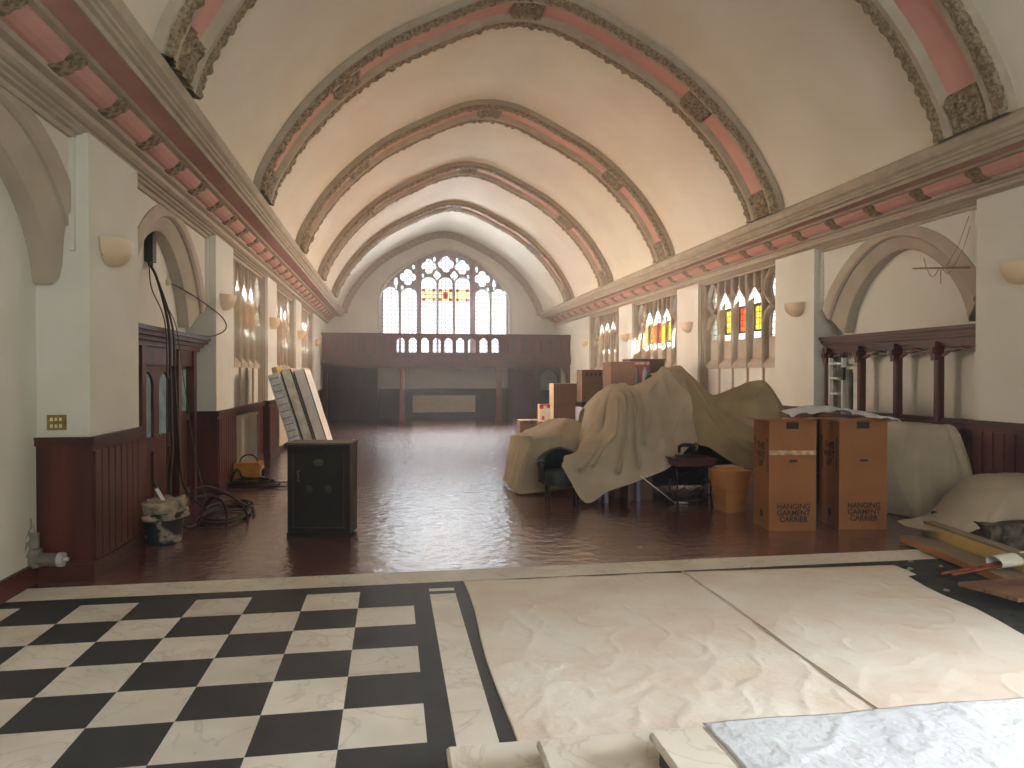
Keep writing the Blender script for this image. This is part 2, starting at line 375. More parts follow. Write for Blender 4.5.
def diamond(u, z, r): return (u-r, u+r, lambda x: z-(r-abs(x-u))*1.25, lambda x: z+(r-abs(x-u))*1.25, 8)
def vesica(u, w, z0, z1):
    zc = (z0+z1)/2; hh = (z1-z0)/2
    g = lambda x: hh*math.cos(PI/2*min(1, abs(x-u)/(w/2)))
    return (u-w/2, u+w/2, lambda x: zc-g(x), lambda x: zc+g(x), 10)

# ------------------------------------------------------------------ floors
f = MB(); f.box(-3.6, 8.0, 6.50, YEND+.3, -.1, 0); struct(f.build('floor', M['redfloor']))
f = MB(); f.box(-3.6, .1654, YBACK, 5.955, -.1, 0); struct(f.build('floor', M['checker']))
f = MB(); f.box(-3.6, 5.35, 6.135, 6.50, -.1, .0); struct(f.build('floor', M['marble']))
f = MB(); f.box(-3.6, 5.35, 5.955, 6.135, -.1, 0); f.box(.1654, .30, YBACK, 5.955, -.1, 0); f.box(.505, .66, YBACK, 5.955, -.1, 0)
f.box(.30, .505, 5.80, 5.88, -.1, 0)
struct(f.build('floor', M['slate']))
f = MB(); f.box(.30, .505, 5.88, 5.955, -.1, 0)
for i in range(12): f.box(.30, .505, 5.80-.85*(i+1)+.003, 5.80-.85*i, -.1, 0)
struct(f.build('floor', M['marble']))
f = MB(); f.box(.66, 5.35, YBACK, 5.955, -.1, -.002); f.box(5.35, 8.0, YBACK, 6.50, -.1, -.002); struct(f.build('floor', M['debris']))

# ------------------------------------------------------------------ walls
def arch_outer(): return [(-1.66,2.86),(-1.5,3.07),(-1.25,3.34),(-.9,3.6),(-.45,3.79),(0,3.86),(.45,3.79),(.9,3.6),(1.25,3.34),(1.5,3.07),(1.66,2.86)]
def arch_inner(): return [(-1.26,2.43),(-1.17,2.7),(-1.0,2.98),(-.74,3.24),(-.4,3.45),(0,3.54),(.4,3.45),(.74,3.24),(1.0,2.98),(1.17,2.7),(1.26,2.43)]
def curve_fn(pts):
    def g(u):
        for (a, za), (b, zb) in zip(pts, pts[1:]):
            if a <= u <= b: return za + (zb-za)*(u-a)/(b-a)
        return pts[0][1] if u < pts[0][0] else pts[-1][1]
    return g

walls = {}
for S in 'LR':
    Y0 = YL0 if S == 'L' else YR0
    w = MB()
    def B(mb, p0, p1, y0, y1, z0, z1, m=0):
        a, b = SX(S, p0), SX(S, p1); mb.box(min(a,b), max(a,b), y0, y1, z0, z1, m)
    # pilasters
    for k in range(-2, 5):
        ya = Y0+BAY*k; B(w, 0, .50, ya, ya+PW, 0, 3.95)
        B(w, .10, .14, ya-.05, ya, 2.82, 3.93); B(w, .10, .14, ya+PW, ya+PW+.05, 2.82, 3.93)
    # last plain bay and wall above
    B(w, 0, 1.05, Y0+BAY*4+PW, YEND, 0, 3.95)
    B(w, .12, 1.05, YBACK, YEND, 3.86, 4.75)
    # bays: -2 open window (behind camera), -1, 0, 1 arched niches; 2,3,4 windows
    for k in range(-1, 2):
        ya = Y0+BAY*(k-1)+PW; yb = Y0+BAY*k; yc = (ya+yb)/2
        if k == -1: continue
        sh = .36 if (S == 'L' and k == 0) else 0
        ZW = [(0, 3.95)]
        B(w, .42, .9, ya, yb, 0, 3.95)
        fn = curve_fn(arch_outer())
        P = lambda u, z, d: (SX(S, d), yc+u, z)
        us = [-1.67+3.34*i/40 for i in range(41)]
        rows = [[P(u, fn(u-sh), .14) for u in us], [P(u, 3.9, .14) for u in us]]
        w.loft(rows)
        o = curve(arch_outer(), 41); q = curve(arch_inner(), 41)
        def mixr(t, p): return [P(min(1.69, sh+a[0]+(b[0]-a[0])*t), a[1]+(b[1]-a[1])*t+(.10*max(0, min(1, a[0]/1.5)) if sh else 0), p) for a, b in zip(o, q)]
        w2 = MB(); w2.loft([mixr(0,.16), mixr(0,.13), mixr(.05,.12), mixr(.42,.12), mixr(.48,.15), mixr(.48,.18), mixr(.55,.19), mixr(.9,.24), mixr(1,.27), mixr(1,.42)])
        for e in (0, -1):
            w2.add([mixr(0,.14)[e], mixr(0,.12)[e], mixr(.42,.12)[e], mixr(.48,.18)[e], mixr(1,.27)[e], mixr(1,.42)[e], mixr(.4,.42)[e]], [(0,1,2,3,4,5,6)])
        t = struct(w2.build('trim_%d' % (10+k*2+(S == 'R')), M['arch'], smooth=True, angle=.6))
    # bay -1: large plain daylight opening beside the camera
    ya = Y0+BAY*(-2)+PW; yb = Y0+BAY*(-1)
    B(w, .3, .9, ya, yb, 0, 1.3); B(w, .3, .9, ya, yb, 3.6, 3.95)
    if S == 'L': B(w, .3, .9, ya, yb, 1.3, 3.6)
    B(w, .3, .9, YBACK, Y0-2*BAY, 0, 3.95)
    walls[S] = w
    struct(w.build('wall_left' if S == 'L' else 'wall_right', M['wall']))

# end wall with pointed opening
def zx(cy): return 7.72 - cy*.00724
def xx(cx): return (cx-488)*.00724 + 2.24
WX0, WX1 = xx(118), xx(848)
wc = (WX0+WX1)/2; wh = (WX1-WX0)/2
arc_pts = [(xx(a), zx(b)) for a, b in ((118,400),(125,360),(160,300),(210,250),(270,203),(330,165),(400,132),(450,116),(488,110),(530,116),(580,132),(650,165),(710,208),(760,255),(808,310),(840,360),(848,400))]
win_top = curve_fn([tuple(p) for p in curve(arc_pts, 60)])
w = MB(); Pe = lambda u, z, d: (u, YEND+d, z)
plate(w, [(WX0, WX1, lambda x: 2.45, lambda x: win_top(x), 60)], -3.6, 8.0, 0, 8.3, Pe, 0, .6)
struct(w.build('wall_end', M['wall']))
w = MB(); plate(w, [(.2, 4.1, lambda x: 2.2, lambda x: 5.4, 2)], -3.6, 8.0, -.1, 8.3, lambda u, z, d: (u, YBACK-d, z), 0, .3)
struct(w.build('wall_back', M['wall']))

# vault
VP = [(0,7.63),(.4,7.58),(.8,7.46),(1.42,7.17),(2.07,6.83),(2.5,6.54),(2.96,6.15),(3.45,5.62),(3.8,5.1),(4.02,4.68),(4.12,4.30)]
vc = curve([list(p) for p in VP], 40)
def arcframe():                                            # points, outward normals and arc length over the whole arch
    R = [Vector((XC+p[0], 0, p[1])) for p in vc]; Lh = [Vector((XC-p[0], 0, p[1])) for p in vc[::-1]]
    P_ = Lh[:-1] + R
    out = []; s = 0
    for i, p in enumerate(P_):
        a = P_[max(i-1,0)]; b = P_[min(i+1,len(P_)-1)]
        t = (b-a).normalized(); nrm = Vector((-t.z, 0, t.x))
        if i: s += (p-P_[i-1]).length
        out.append((p, nrm, s))
    return out
AF = arcframe(); ARC = AF[-1][2]
def arcpt(s):
    for a, b in zip(AF, AF[1:]):
        if s <= b[2] or b is AF[-1]:
            t = (s-a[2])/(b[2]-a[2]); return a[0].lerp(b[0], t), a[1].lerp(b[1], t).normalized()
v = MB()
inn = [p for p, n_, s_ in AF]; outr = [p+n_*.2 for p, n_, s_ in AF]
ring = [(p.x, p.z) for p in inn] + [(p.x, p.z) for p in outr[::-1]]
nI = len(inn)
v.loft([[(p.x, y, p.z) for p in inn] for y in (YBACK-.3, YEND+.3)])
v.loft([[(p.x, y, p.z) for p in outr] for y in (YBACK-.3, YEND+.3)])
for S in 'LR':
    a, b = SX(S, -.5), SX(S, 1.05); v.box(min(a,b), max(a,b), YBACK-.3, YEND+.3, 4.62, 4.8)
o = struct(v.build('ceiling', M['vault'], smooth=True, angle=.35))

# ribs with carved borders and pink panels
def relief(s, t, seed):
    a = noise.noise(Vector((s*9, t*14, seed))); b = noise.noise(Vector((s*22, t*26, seed+5)))
    return .5 + .9*a + .5*b
def rib(yc, idx, hw=.47, thin=False):
    root = sempty('trim_%d' % idx)
    n = 300
    S_ = [.13+(ARC-.26)*i/n for i in range(n+1)]
    fr = [arcpt(s) for s in S_]
    def row(t, d): return [tuple(p - nn*d + Vector((0, yc+t, 0))) for p, nn in fr]
    prof_a = [(-hw-.03,-.04),(-hw-.03,.09),(-hw,.12),(-hw+.05,.14)]; prof_b = [(hw-.05,.14),(hw,.12),(hw+.03,.09),(hw+.03,-.04)]
    f = MB(); f.loft([row(*q) for q in prof_a]); f.loft([row(*q) for q in prof_b])
    f.loft([row(-.27,.14), row(-.25,.12), row(-.20,.06)]); f.loft([row(.20,.06), row(.25,.12), row(.27,.14)])
    f.loft([row(-.36,.14), row(-.27,.14)]); f.loft([row(.27,.14), row(.36,.14)])
    f.build('rib_moulding', M['stone'], root)
    f = MB(); f.loft([row(-.205,.06), row(.205,.06)]); f.build('painted_panel', M['pink'], root)
    # carved foliage borders
    f = MB(); nn_ = 520 if idx < 23 else 300
    fr2 = [(.13+(ARC-.26)*i/nn_, *arcpt(.13+(ARC-.26)*i/nn_)) for i in range(nn_+1)]
    for side in (-1, 1):
        rows = []
        for j in range(8):
            tt = side*(.335 + (hw+.015-.335)*j/7)
            r_ = []
            for s, p, nn in fr2:
                h = max(0, relief(s, tt, yc+side))
                leaf = abs(math.sin(s*PI/.16 + side*j*.35))
                edge = 0 if j in (0, 7) else 1
                d = .135 + edge*(.045*h*leaf + .01) - (.03 if j == 7 else 0)
                w_ = side*.014*leaf*(j/7)
                r_.append(tuple(p - nn*d + Vector((0, yc+tt+w_, 0))))
            rows.append(r_)
        f.loft(rows)
    f.build('carved_border', M['carved'], root, smooth=True)
    # bosses
    for s0 in (.28, 2.35, ARC/2, ARC-2.35, ARC-.28):
        f = MB(); rows = []
        hl = .27 if s0 not in (.28, ARC-.28) else .3
        for i in range(21):
            s = s0-hl+2*hl*i/20; p, nn = arcpt(min(max(s, .13), ARC-.13)); r_ = []
            for j in range(17):
                t = -.23+.46*j/16; e = 0 if i in (0,20) or j in (0,16) else 1
                x_, y_ = (i-10)/10, (j-8)/8
                rad = math.hypot(x_, y_); ang = math.atan2(y_, x_)
                h = .5+.5*math.cos(rad*9)*math.cos(ang*4)
                r_.append(tuple(p - nn*(.07 + e*(.03+.06*h+.03*noise.noise(Vector((s*30,t*30,yc))))) + Vector((0, yc+t, 0))))
            rows.append(r_)
        f.loft(rows); f.build('carved_boss', M['carved'], root, smooth=True)
    return root
for i, yc in enumerate((2.40, 6.88, 11.27, 15.80, 20.32, 24.80)): rib(yc, 20+i)

# carved half rib where the vault meets the end wall
f = MB(); rows = []
fr2 = [(ARC*i/420, *arcpt(ARC*i/420)) for i in range(421)]
for j in range(7):
    r_ = []
    for s, p, nn in fr2:
        e = 0 if j in (0, 6) else 1; leaf = abs(math.sin(s*PI/.22+j*.3))
        r_.append(tuple(p - nn*(.0+.05*j/1 if j < 4 else .16) + Vector((0, YEND-.02-(.05*(j-3) if j > 3 else 0)-e*.05*leaf, 0))))
    rows.append(r_)
rows = []
for j, (d, y) in enumerate(((.24,0),(.23,-.07),(.18,-.10),(.12,-.13),(.07,-.2),(.03,-.26),(0,-.28))):
    r_ = []
    for s, p, nn in fr2:
        e = 0 if j in (0, 6) else 1; leaf = abs(math.sin(s*PI/.24+j*.4))*max(.2, relief(s, j*.1, 3))
        r_.append(tuple(p - nn*(d+e*.03*leaf) + Vector((0, YEND+y-e*.05*leaf, 0))))
    rows.append(r_)
f.loft(rows); struct(f.build('trim_27', mat('carved_grey_end', srgb(196,186,172), .7, srgb(160,148,134), 16, 4, .6, 50), smooth=True))

# cornices
PR = [(.16,3.77),(.105,3.77),(.095,3.79),(.095,3.81),(.05,3.815),(.04,3.83),(.0,3.835),(-.01,3.85),(-.05,3.85),(-.09,3.87),(-.09,3.91),(-.05,3.93),(-.05,3.955),(-.11,3.97),(-.13,4.0)]
PR2 = [(-.28,4.11),(-.34,4.11),(-.355,4.125),(-.355,4.14)]
PR3 = [(-.55,4.14),(-.57,4.12),(-.59,4.12),(-.60,4.16),(-.635,4.17),(-.64,4.20),(-.66,4.21),(-.66,4.24),(-.70,4.27),(-.72,4.32),(-.715,4.37),(-.68,4.41),(-.60,4.425),(-.45,4.425)]
for S in 'LR':
    nm = 'trim_%d' % (1 if S == 'L' else 2)
    root = sempty(nm)
    def run(prof, name, m):
        f = MB(); f.loft([[(SX(S,p), y, z) for p, z in prof] for y in (YBACK, YEND)]); return f.build(name, m, root)
    run(PR, 'lower_moulding', M['arch']); run(PR2, 'fillet', M['stone']); run(PR3, 'crown_moulding', M['stone'])
    run([(-.355,4.14),(-.55,4.14)], 'soffit', M['rose'])
    run([(-.13,4.0),(-.17,4.005),(-.22,4.03),(-.26,4.07),(-.28,4.11)], 'frieze', M['pink'])
    blk = None; ph, stp = (5.82, .905) if S == 'L' else (7.34, .915)
    k = -9
    while True:
        y = ph + stp*k; k += 1
        if y < -2.5: continue
        if y > YEND-.2: break
        if blk is None:
            f = MB(); rows = []
            for i in range(13):
                tt = -.11+.22*i/12; r_ = []
                for j in range(13):
                    q = j/12; p_ = -.11-.20*q; z_ = 3.985+.125*q
                    e = 0 if i in (0,12) or j in (0,12) else 1
                    h = .5+.5*math.cos((q-.5)*16)*math.cos(tt*44)
                    d = e*(.03+.04*h)
                    r_.append((SX(S, p_-d*.5)-SX(S,0), tt, z_-d*.35))
                rows.append(r_)
            f.loft(rows); blk = f.build('carved_block', M['carved'], root, smooth=True); blk.location = (SX(S,0), y, 0)
        else:
            c = blk.copy(); C.objects.link(c); c.parent = root; c.location = (SX(S,0), y, 0)

# wainscot on pilasters and under windows
def boards(mb, S, y0, y1, p, z0, z1, bw=.16):
    n = max(1, round((y1-y0)/bw)); bw = (y1-y0)/n
    for i in range(n):
        a, b = SX(S, p), SX(S, p-.018); mb.box(min(a,b), max(a,b), y0+bw*i+.012, y0+bw*(i+1)-.012, z0, z1)
for S in 'LR':
    Y0 = YL0 if S == 'L' else YR0
    root = sempty('baseboard_left' if S == 'L' else 'baseboard_right')
    def BX(mb, p0, p1, y0, y1, z0, z1):
        a, b = SX(S, p0), SX(S, p1); mb.box(min(a,b), max(a,b), y0, y1, z0, z1)
    for k in range(-1, 5):
        ya = Y0+BAY*k; yb = ya+PW if k < 4 else YEND
        f = MB(); BX(f, 0, -.02, ya-.02, yb+.02, 0, 1.19); BX(f, .42, 0, ya-.02, ya, 0, 1.19); BX(f, .42, 0, yb, yb+.02, 0, 1.19)
        boards(f, S, ya, yb, -.02, .16, 1.10)
        f.build('wainscot', M['wood'], root)
        f = MB(); BX(f, .42, -.045, ya-.05, yb+.03, 1.15, 1.22); BX(f, .42, -.055, ya-.06, yb+.04, 1.205, 1.225); f.build('dado_rail', M['wood_h'], root)
        f = MB(); BX(f, .42, -.05, ya-.06, yb+.04, 0, .14); BX(f, .42, -.035, ya-.05, yb+.03, .14, .165); f.build('skirting', M['wood_h'], root)
    for k in range(2, 5):
        ya = Y0+BAY*(k-1)+PW+.02; yb = Y0+BAY*k-.02
        f = MB(); BX(f, .45, .12, ya, yb, 0, 1.16); boards(f, S, ya, yb, .12, .16, 1.08); BX(f, .45, .06, ya, yb, 1.13, 1.2)
        BX(f, .45, .08, ya, yb, 0, .14)
        f.build('bay_wainscot', M['wood'], root)
    if S == 'R':   # dado under screen
        ya, yb = Y0+PW, Y0+BAY
        f = MB(); BX(f, .45, .12, ya, yb, 0, 1.1); boards(f, S, ya, yb, .12, .16, 1.02); BX(f, .45, .06, ya, yb, 1.08, 1.15); BX(f, .45, .09, ya, yb, 0, .14)
        f.build('bay_wainscot', M['wood'], root)
    if S == 'L':
        f = MB(); BX(f, .45, .39, Y0-BAY+PW+.02, Y0-.06, 0, .17); f.build('skirting', M['wood_h'], root)

# ------------------------------------------------------------------ side windows (five lights each, bays 2-4)
GLASS_P = .28
def side_window(S, k, idx):
    Y0 = YL0 if S == 'L' else YR0
    ya = Y0+BAY*(k-1)+PW; yb = Y0+BAY*k
    root = sempty('window_%d' % idx)
    P = lambda u, z, d: (SX(S, d), u, z)
    f = MB()
    def BX(mb, p0, p1, y0, y1, z0, z1):
        a, b = SX(S, p0), SX(S, p1); mb.box(min(a,b), max(a,b), y0, y1, z0, z1)
    # jamb mouldings and head
    for y, d in ((ya, 1), (yb, -1)):
        for (q0, q1, pp) in ((0,.04,.05),(.04,.07,.09),(.07,.10,.13)):
            BX(f, pp, .3, min(y+d*q0,y+d*q1), max(y+d*q0,y+d*q1), 1.2, 3.86)
    BX(f, .12, .6, ya, yb, 3.80, 3.87)
    f.build('window_frame', M['arch'], root)
    oa, ob = ya+.10, yb-.10; pw = (ob-oa)/5
    # back plate with glazed openings
    f = MB(); holes = []; gl = MB(); cen = []
    for i in range(5):
        c = oa+pw*(i+.5)
        if i in (0, 4):
            holes.append(lancet(c, .42, 2.50, 2.78, .28)); holes.append(vesica(c, .42, 3.12, 3.74))
        else:
            holes.append(lancet(c, .44, 2.50, 3.15, .36)); cen.append(c)
    plate(f, holes, oa, ob, 1.2, 3.86, P, GLASS_P-.02, GLASS_P+.02)
    # sloping sill, lower blind panels
    f.add([P(oa,1.98,.14),P(ob,1.98,.14),P(ob,2.12,GLASS_P),P(oa,2.12,GLASS_P)], [(0,1,2,3)])
    BX(f, .15, .30, oa, ob, 1.90, 1.98); 
    f.build('window_surround', M['tracery'], root)
    f = MB(); BX(f, .19, .40, oa, ob, 1.2, 1.90); f.build('blind_panel', M['wall'], root)
    # mullions
    f = MB()
    for i in range(1, 5):
        y = oa+pw*i
        f.prism([(.13,-.018),(.13,.018),(.17,.034),(.26,.034),(.26,-.034),(.17,-.034)], lambda p, t: P(y+t, 1.92, p), lambda p, t: P(y+t, 3.82, p))
        BX(f, .15, .21, y-.02, y+.02, 1.2, 1.93)
    f.build('mullions', M['tracery'], root)
    # ogee tracery ribs
    f = MB()
    def ribbon(pts, w=.022, d0=.14, d1=.24):
        pts = [tuple(p) for p in curve([list(p) for p in pts], 14)]
        rows = []
        for i, (u, z) in enumerate(pts):
            a = pts[max(i-1,0)]; b = pts[min(i+1,len(pts)-1)]; tx, tz = b[0]-a[0], b[1]-a[1]; l = math.hypot(tx, tz) or 1; nx, nz = -tz/l*w, tx/l*w
            rows.append([P(u+nx,z+nz,d0+.02),P(u+nx*.4,z+nz*.4,d0),P(u-nx*.4,z-nz*.4,d0),P(u-nx,z-nz,d0+.02),P(u-nx,z-nz,d1),P(u+nx,z+nz,d1)])
        f.loft(rows, close=True, caps=True)
    for i in range(5):
        c = oa+pw*(i+.5); h = pw/2-.02
        if i in (0, 4):
            for s_ in (-1, 1):
                ribbon([(c+s_*h,2.78),(c+s_*h*.8,2.95),(c+s_*h*.25,3.06),(c-s_*h*.25,3.14),(c-s_*h*.85,3.30),(c-s_*h*.8,3.55),(c-s_*h*.3,3.72),(c,3.82)])
        else:
            for s_ in (-1, 1):
                ribbon([(c+s_*h,3.12),(c+s_*h*.9,3.26),(c+s_*h*.45,3.40),(c+s_*h*.12,3.50),(c,3.62),(c,3.82)])
                ribbon([(c+s_*h,3.58),(c+s_*h*.75,3.45),(c+s_*h*.45,3.40)], .015)
    f.build('tracery', M['tracery'], root)
    # glass
    gp = GLASS_P
    f = MB(); f.add([P(oa,2.45,gp),P(ob,2.45,gp),P(ob,3.8,gp),P(oa,3.8,gp)], [(0,1,2,3)]); g = f.build('leaded_glass', M['g_clear_y'], root)
    # stained panels in the three middle lights, each in a dark lead frame
    for j, c in enumerate(cen):
        fr_ = MB()
        for (a, b, z0, z1) in ((c-.22,c-.17,2.62,3.18),(c+.17,c+.22,2.62,3.18),(c-.22,c+.22,2.62,2.66),(c-.22,c+.22,3.14,3.18)): BX(fr_, gp-.02, gp-.005, a, b, z0, z1)
        pn = fr_.build('panel_frame', M['black'], root)
        q = MB(); q.add([P(c-.17,2.66,gp-.012),P(c+.17,2.66,gp-.012),P(c+.17,3.14,gp-.012),P(c-.17,3.14,gp-.012)], [(0,1,2,3)])
        q.build('stained_glass', M['g_red'] if j == 1 else M['g_yellow'], root)
    # outer wall above/below the opening so daylight enters only through the lights
    f = MB(); BX(f, .45, .75, ya, yb, 0, 2.4); BX(f, .45, .75, ya, yb, 3.82, 3.95); f.build('outer_wall', M['wall'], root)
    a = portal(SX(S, gp+.2), (ya+yb)/2, 3.15, 3.1, 1.4, (1,0,0) if S == 'L' else (-1,0,0))
idx = 1
for S in 'LR':
    for k in (2, 3, 4): side_window(S, k, idx); idx += 1

# ------------------------------------------------------------------ end window (seven lights)
root = sempty('window_7')
holes = []
def HH(cxc, w, top): holes.append(lancet(xx(cxc), w*.00724, 2.45, zx(top+34), 34*.00724))
for cx_, w_, t_ in ((175,86,325),(278,86,328),(390,84,262),(485,78,262),(582,84,262),(697,80,328),(792,86,325)):
    HH(cx_, w_, t_)
holes += [quatre(xx(488), zx(188), .33), quatre(xx(390), zx(202), .30), quatre(xx(581), zx(204), .30), quatre(xx(272), zx(266), .32), quatre(xx(696), zx(268), .32)]
holes += [diamond(xx(437), zx(252), .17), diamond(xx(534), zx(252), .17)]
holes += [vesica(xx(205), .16, zx(335), zx(262)), vesica(xx(765), .16, zx(335), zx(262)), vesica(xx(303), .14, zx(222), zx(192)), vesica(xx(664), .14, zx(232), zx(198)),
          vesica(xx(422), .12, zx(180), zx(144)), vesica(xx(552), .12, zx(184), zx(146)), vesica(xx(240), .1, zx(338), zx(310)), vesica(xx(728), .1, zx(345), zx(315)), vesica(xx(357), .1, zx(270), zx(240)), vesica(xx(614), .1, zx(272), zx(242))]
# clip the outer lights under the arch
f = MB(); plate(f, holes, WX0, WX1, 2.45, lambda u: win_top(u), Pe, .18, .36)
f.build('tracery', mat('window_stone', srgb(186,182,180), .7, srgb(168,164,164), 4, 4), root)
f = MB()
for cx_, hw_, m_ in ((228,.05,0),(336,.085,1),(440,.04,0),(532,.04,0),(640,.085,1),(743,.05,0)):
    top = win_top(xx(cx_))-.02 if m_ else zx(300)
    f.box(xx(cx_)-hw_, xx(cx_)+hw_, YEND+.10, YEND+.4, 2.45, top, m_)
f.build('mullions', [mat('window_stone_mullion', srgb(188,184,182), .7), mat('mauve_stone_mullion', srgb(176,150,150), .7)], root)
f = MB(); rows = []
for d, off in ((-.03,0),(-.05,.04),(-.03,.09),(.02,.10)):
    rows.append([(WX0-off,YEND+d,2.45)] + [(wc+(x-wc)*(1+off/wh), YEND+d, z+off*.9) for x, z in curve([list(p) for p in arc_pts], 50)] + [(WX1+off,YEND+d,2.45)])
f.loft(rows); f.build('window_frame', mat('window_hood', srgb(206,200,180), .7), root)
f = MB(); gy = YEND+.30
f.add([(WX0,gy,2.45),(WX1,gy,2.45),(WX1,gy,7.0),(WX0,gy,7.0)], [(0,1,2,3)]); f.build('leaded_glass', M['g_clear_x'], root)
for j, cx_ in enumerate((390, 485, 582)):
    c = xx(cx_); z0, z1 = zx(400), zx(328); s_ = .0; hw_ = .28
    f = MB(); f.box(c-hw_, c+hw_, gy-.06, gy-.055, z0, z1, 0)
    f.build('stained_glass', M['g_yel_x'], root)
    f = MB(); q = .13
    for a in (c-hw_, c+hw_-q):
        for b in (z0, z1-q): f.box(a, a+q, gy-.075, gy-.07, b, b+q)
    if j == 1: f.box(c-.1, c+.1, gy-.075, gy-.07, (z0+z1)/2-.13, (z0+z1)/2+.13)
    f.build('stained_glass', M['g_red_x'], root)
portal((WX0+WX1)/2, YEND+.5, 4.7, 5.3, 4.6, (0,-1,0))
portal(2.15, YBACK-.1, 3.8, 3.9, 3.2, (0,1,0))
portal(SX('R',.6), YR0+BAY*(-1.5)+PW/2, 2.45, 3.3, 2.3, (-1,0,0))

# added unseen masses outside, shaped to keep the sun off some openings
f = MB(); f.box(8.0, 8.9, -2.0, 13.0, 0, 9); f.box(7.95, 8.9, 19.9, 23.0, 0, 9); f.box(-6, 12, -8.0, -7.0, 0, 7.2); struct(f.build('added_sun_block', M['wall']))

# thin scattering volume added for the veil of glare from the windows
hz = bpy.data.materials.new('glare_haze'); hz.use_nodes = True; N = hz.node_tree.nodes; L = hz.node_tree.links
for n in list(N): N.remove(n)
vo = N.new('ShaderNodeOutputMaterial'); vs_ = N.new('ShaderNodeVolumeScatter'); vs_.inputs['Density'].default_value = .0058; vs_.inputs['Anisotropy'].default_value = .2; vs_.inputs['Color'].default_value = (.93,.96,1,1)
L.new(vs_.outputs[0], vo.inputs['Volume'])
f = MB(); f.box(-4.4, 9.4, -4.1, 31.2, -.2, 9.0); o = f.build('haze', hz); o['kind'] = 'structure'; o['label'] = 'faint added haze imitating window glare through the whole hall'; o['category'] = 'haze'
#@@OBJECTS@@
# ================================================================== THINGS
# ------------------------------------------------------------------ gallery
GY = 27.3
def frame_of(cx, w, z0, zs, rise): return lancet(cx, w, z0, zs, rise)
gal = thing('gallery', 'long dark red wooden gallery with pierced parapet across the far end of the hall', 'gallery', (XC, GY, 0))
def G(mb, name, m, smooth=False):
    mb.v = [(x-XC, y-GY, z) for x, y, z in mb.v]; return mb.build(name, m, gal, smooth)
GX0, GX1 = -2.50, 6.93
Pg = lambda u, z, d: (u, GY+d, z)
f = MB(); hs = []
for i in range(9):
    c = XC + (i-4)*.444 - .02; hs.append(lancet(c, .29, 2.62, 3.02, .15))
plate(f, hs, .18, 4.10, 2.56, 3.24, Pg, 0, .06); G(f, 'pierced_parapet', M['wood'])
for x0, x1, n in ((GX0, .18, 7), (4.10, GX1, 7)):
    f = MB(); f.box(x0, x1, GY+.035, GY+.06, 2.50, 3.26)
    w_ = (x1-x0)/n; hs = [lancet(x0+w_*(i+.5), w_-.09, 2.62, 3.02, .16) for i in range(n)]
    plate(f, hs, x0, x1, 2.52, 3.24, Pg, -.03, .03)
    G(f, 'parapet_panel', M['wood'])
f = MB(); f.box(GX0-.02, GX1+.02, GY-.05, GY+.11, 3.24, 3.29); f.box(GX0-.04, GX1+.04, GY-.07, GY+.13, 3.29, 3.33); G(f, 'handrail', M['wood_h'])
f = MB(); f.box(GX0, GX1, GY-.05, GY+.1, 2.50, 2.56); f.box(GX0, GX1, GY-.03, GY+.1, 2.42, 2.50); f.box(GX0, GX1, GY-.10, GY+.1, 2.34, 2.42)
f.box(GX0, GX1, GY-.06, GY+.1, 2.22, 2.34); f.box(GX0, GX1, GY-.09, GY+.1, 2.17, 2.22); f.box(GX0+.1, GX1-.1, GY+.02, GY+.3, 2.04, 2.17); G(f, 'front_beam', M['wood_h'])
f = MB(); f.box(GX0, GX1, GY+.1, YEND, 2.17, 2.27); G(f, 'gallery_floor', M['darkwood'])
for cx_ in (.405, 4.10):
    f = MB()
    f.box(cx_-.12, cx_+.12, GY+.28, GY+.52, 0, .12); f.box(cx_-.10, cx_+.10, GY+.30, GY+.50, .12, 1.2)
    f.prism([(-.085,-.05),(-.05,-.085),(.05,-.085),(.085,-.05),(.085,.05),(.05,.085),(-.05,.085),(-.085,.05)], lambda a, b: (cx_+a, GY+.4+b, 1.2), lambda a, b: (cx_+a, GY+.4+b, 1.95))
    f.box(cx_-.12, cx_+.12, GY+.28, GY+.52, 1.95, 2.17); G(f, 'column', M['colwood'])
for x_, sg in ((GX0+.07, 1), (GX1-.16, -1)):
    f = MB(); f.box(x_-.06, x_+.1, GY+.05, GY+.25, 0, 2.1)
    f.prism([(0,2.17),(0,1.7),(.05,1.75),(.3,2.17)], lambda a, b: (x_+sg*a, GY+.08, b), lambda a, b: (x_+sg*a, GY+.18, b)); G(f, 'bracket_post', M['wood'])

# lobbies under the gallery with panelled doors
LY = 28.6
def lobby(x0, x1, nd, name, label, m):
    t = thing(name, label, 'wooden lobby', ((x0+x1)/2, LY, 0))
    ox = (x0+x1)/2
    f = MB(); f.box(x0-ox, x1-ox, .06, YEND-LY-.02, 0, 2.16); f.build('carcass', m, t)
    w_ = (x1-x0)/nd
    for i in range(nd):
        a = x0-ox+w_*i; P = lambda u, z, d: (u, d, z)
        f = MB(); hs = [lancet(a+w_/2, w_-.28, .55+.6, 1.55, .38)]
        plate(f, [(a+.14, a+w_-.14, lambda u: .2, lambda u: .95, 2)] + [(hs[0][0], hs[0][1], hs[0][2], hs[0][3], 10)], a+.02, a+w_-.02, .02, 2.14, P, 0, .05)
        for j in range(5):
            q = a+.14+(w_-.28)*j/5; f.box(q+.01, q+(w_-.28)/5-.01, .035, .055, .2, 1.9)
        d = f.build('door', m, t)
        k = MB(); k.lathe([(.001,-.03),(.05,-.03),(.06,0),(.05,.02)], a+w_/2, -.0, 1.58, 10, M=Matrix.Rotation(PI/2, 3, 'X')); k.build('door_boss', M['black'], d)
    return t
lobby(-2.42, -.52, 2, 'lobby', 'dark panelled double door lobby under the left end of the gallery', M['darkwood'])
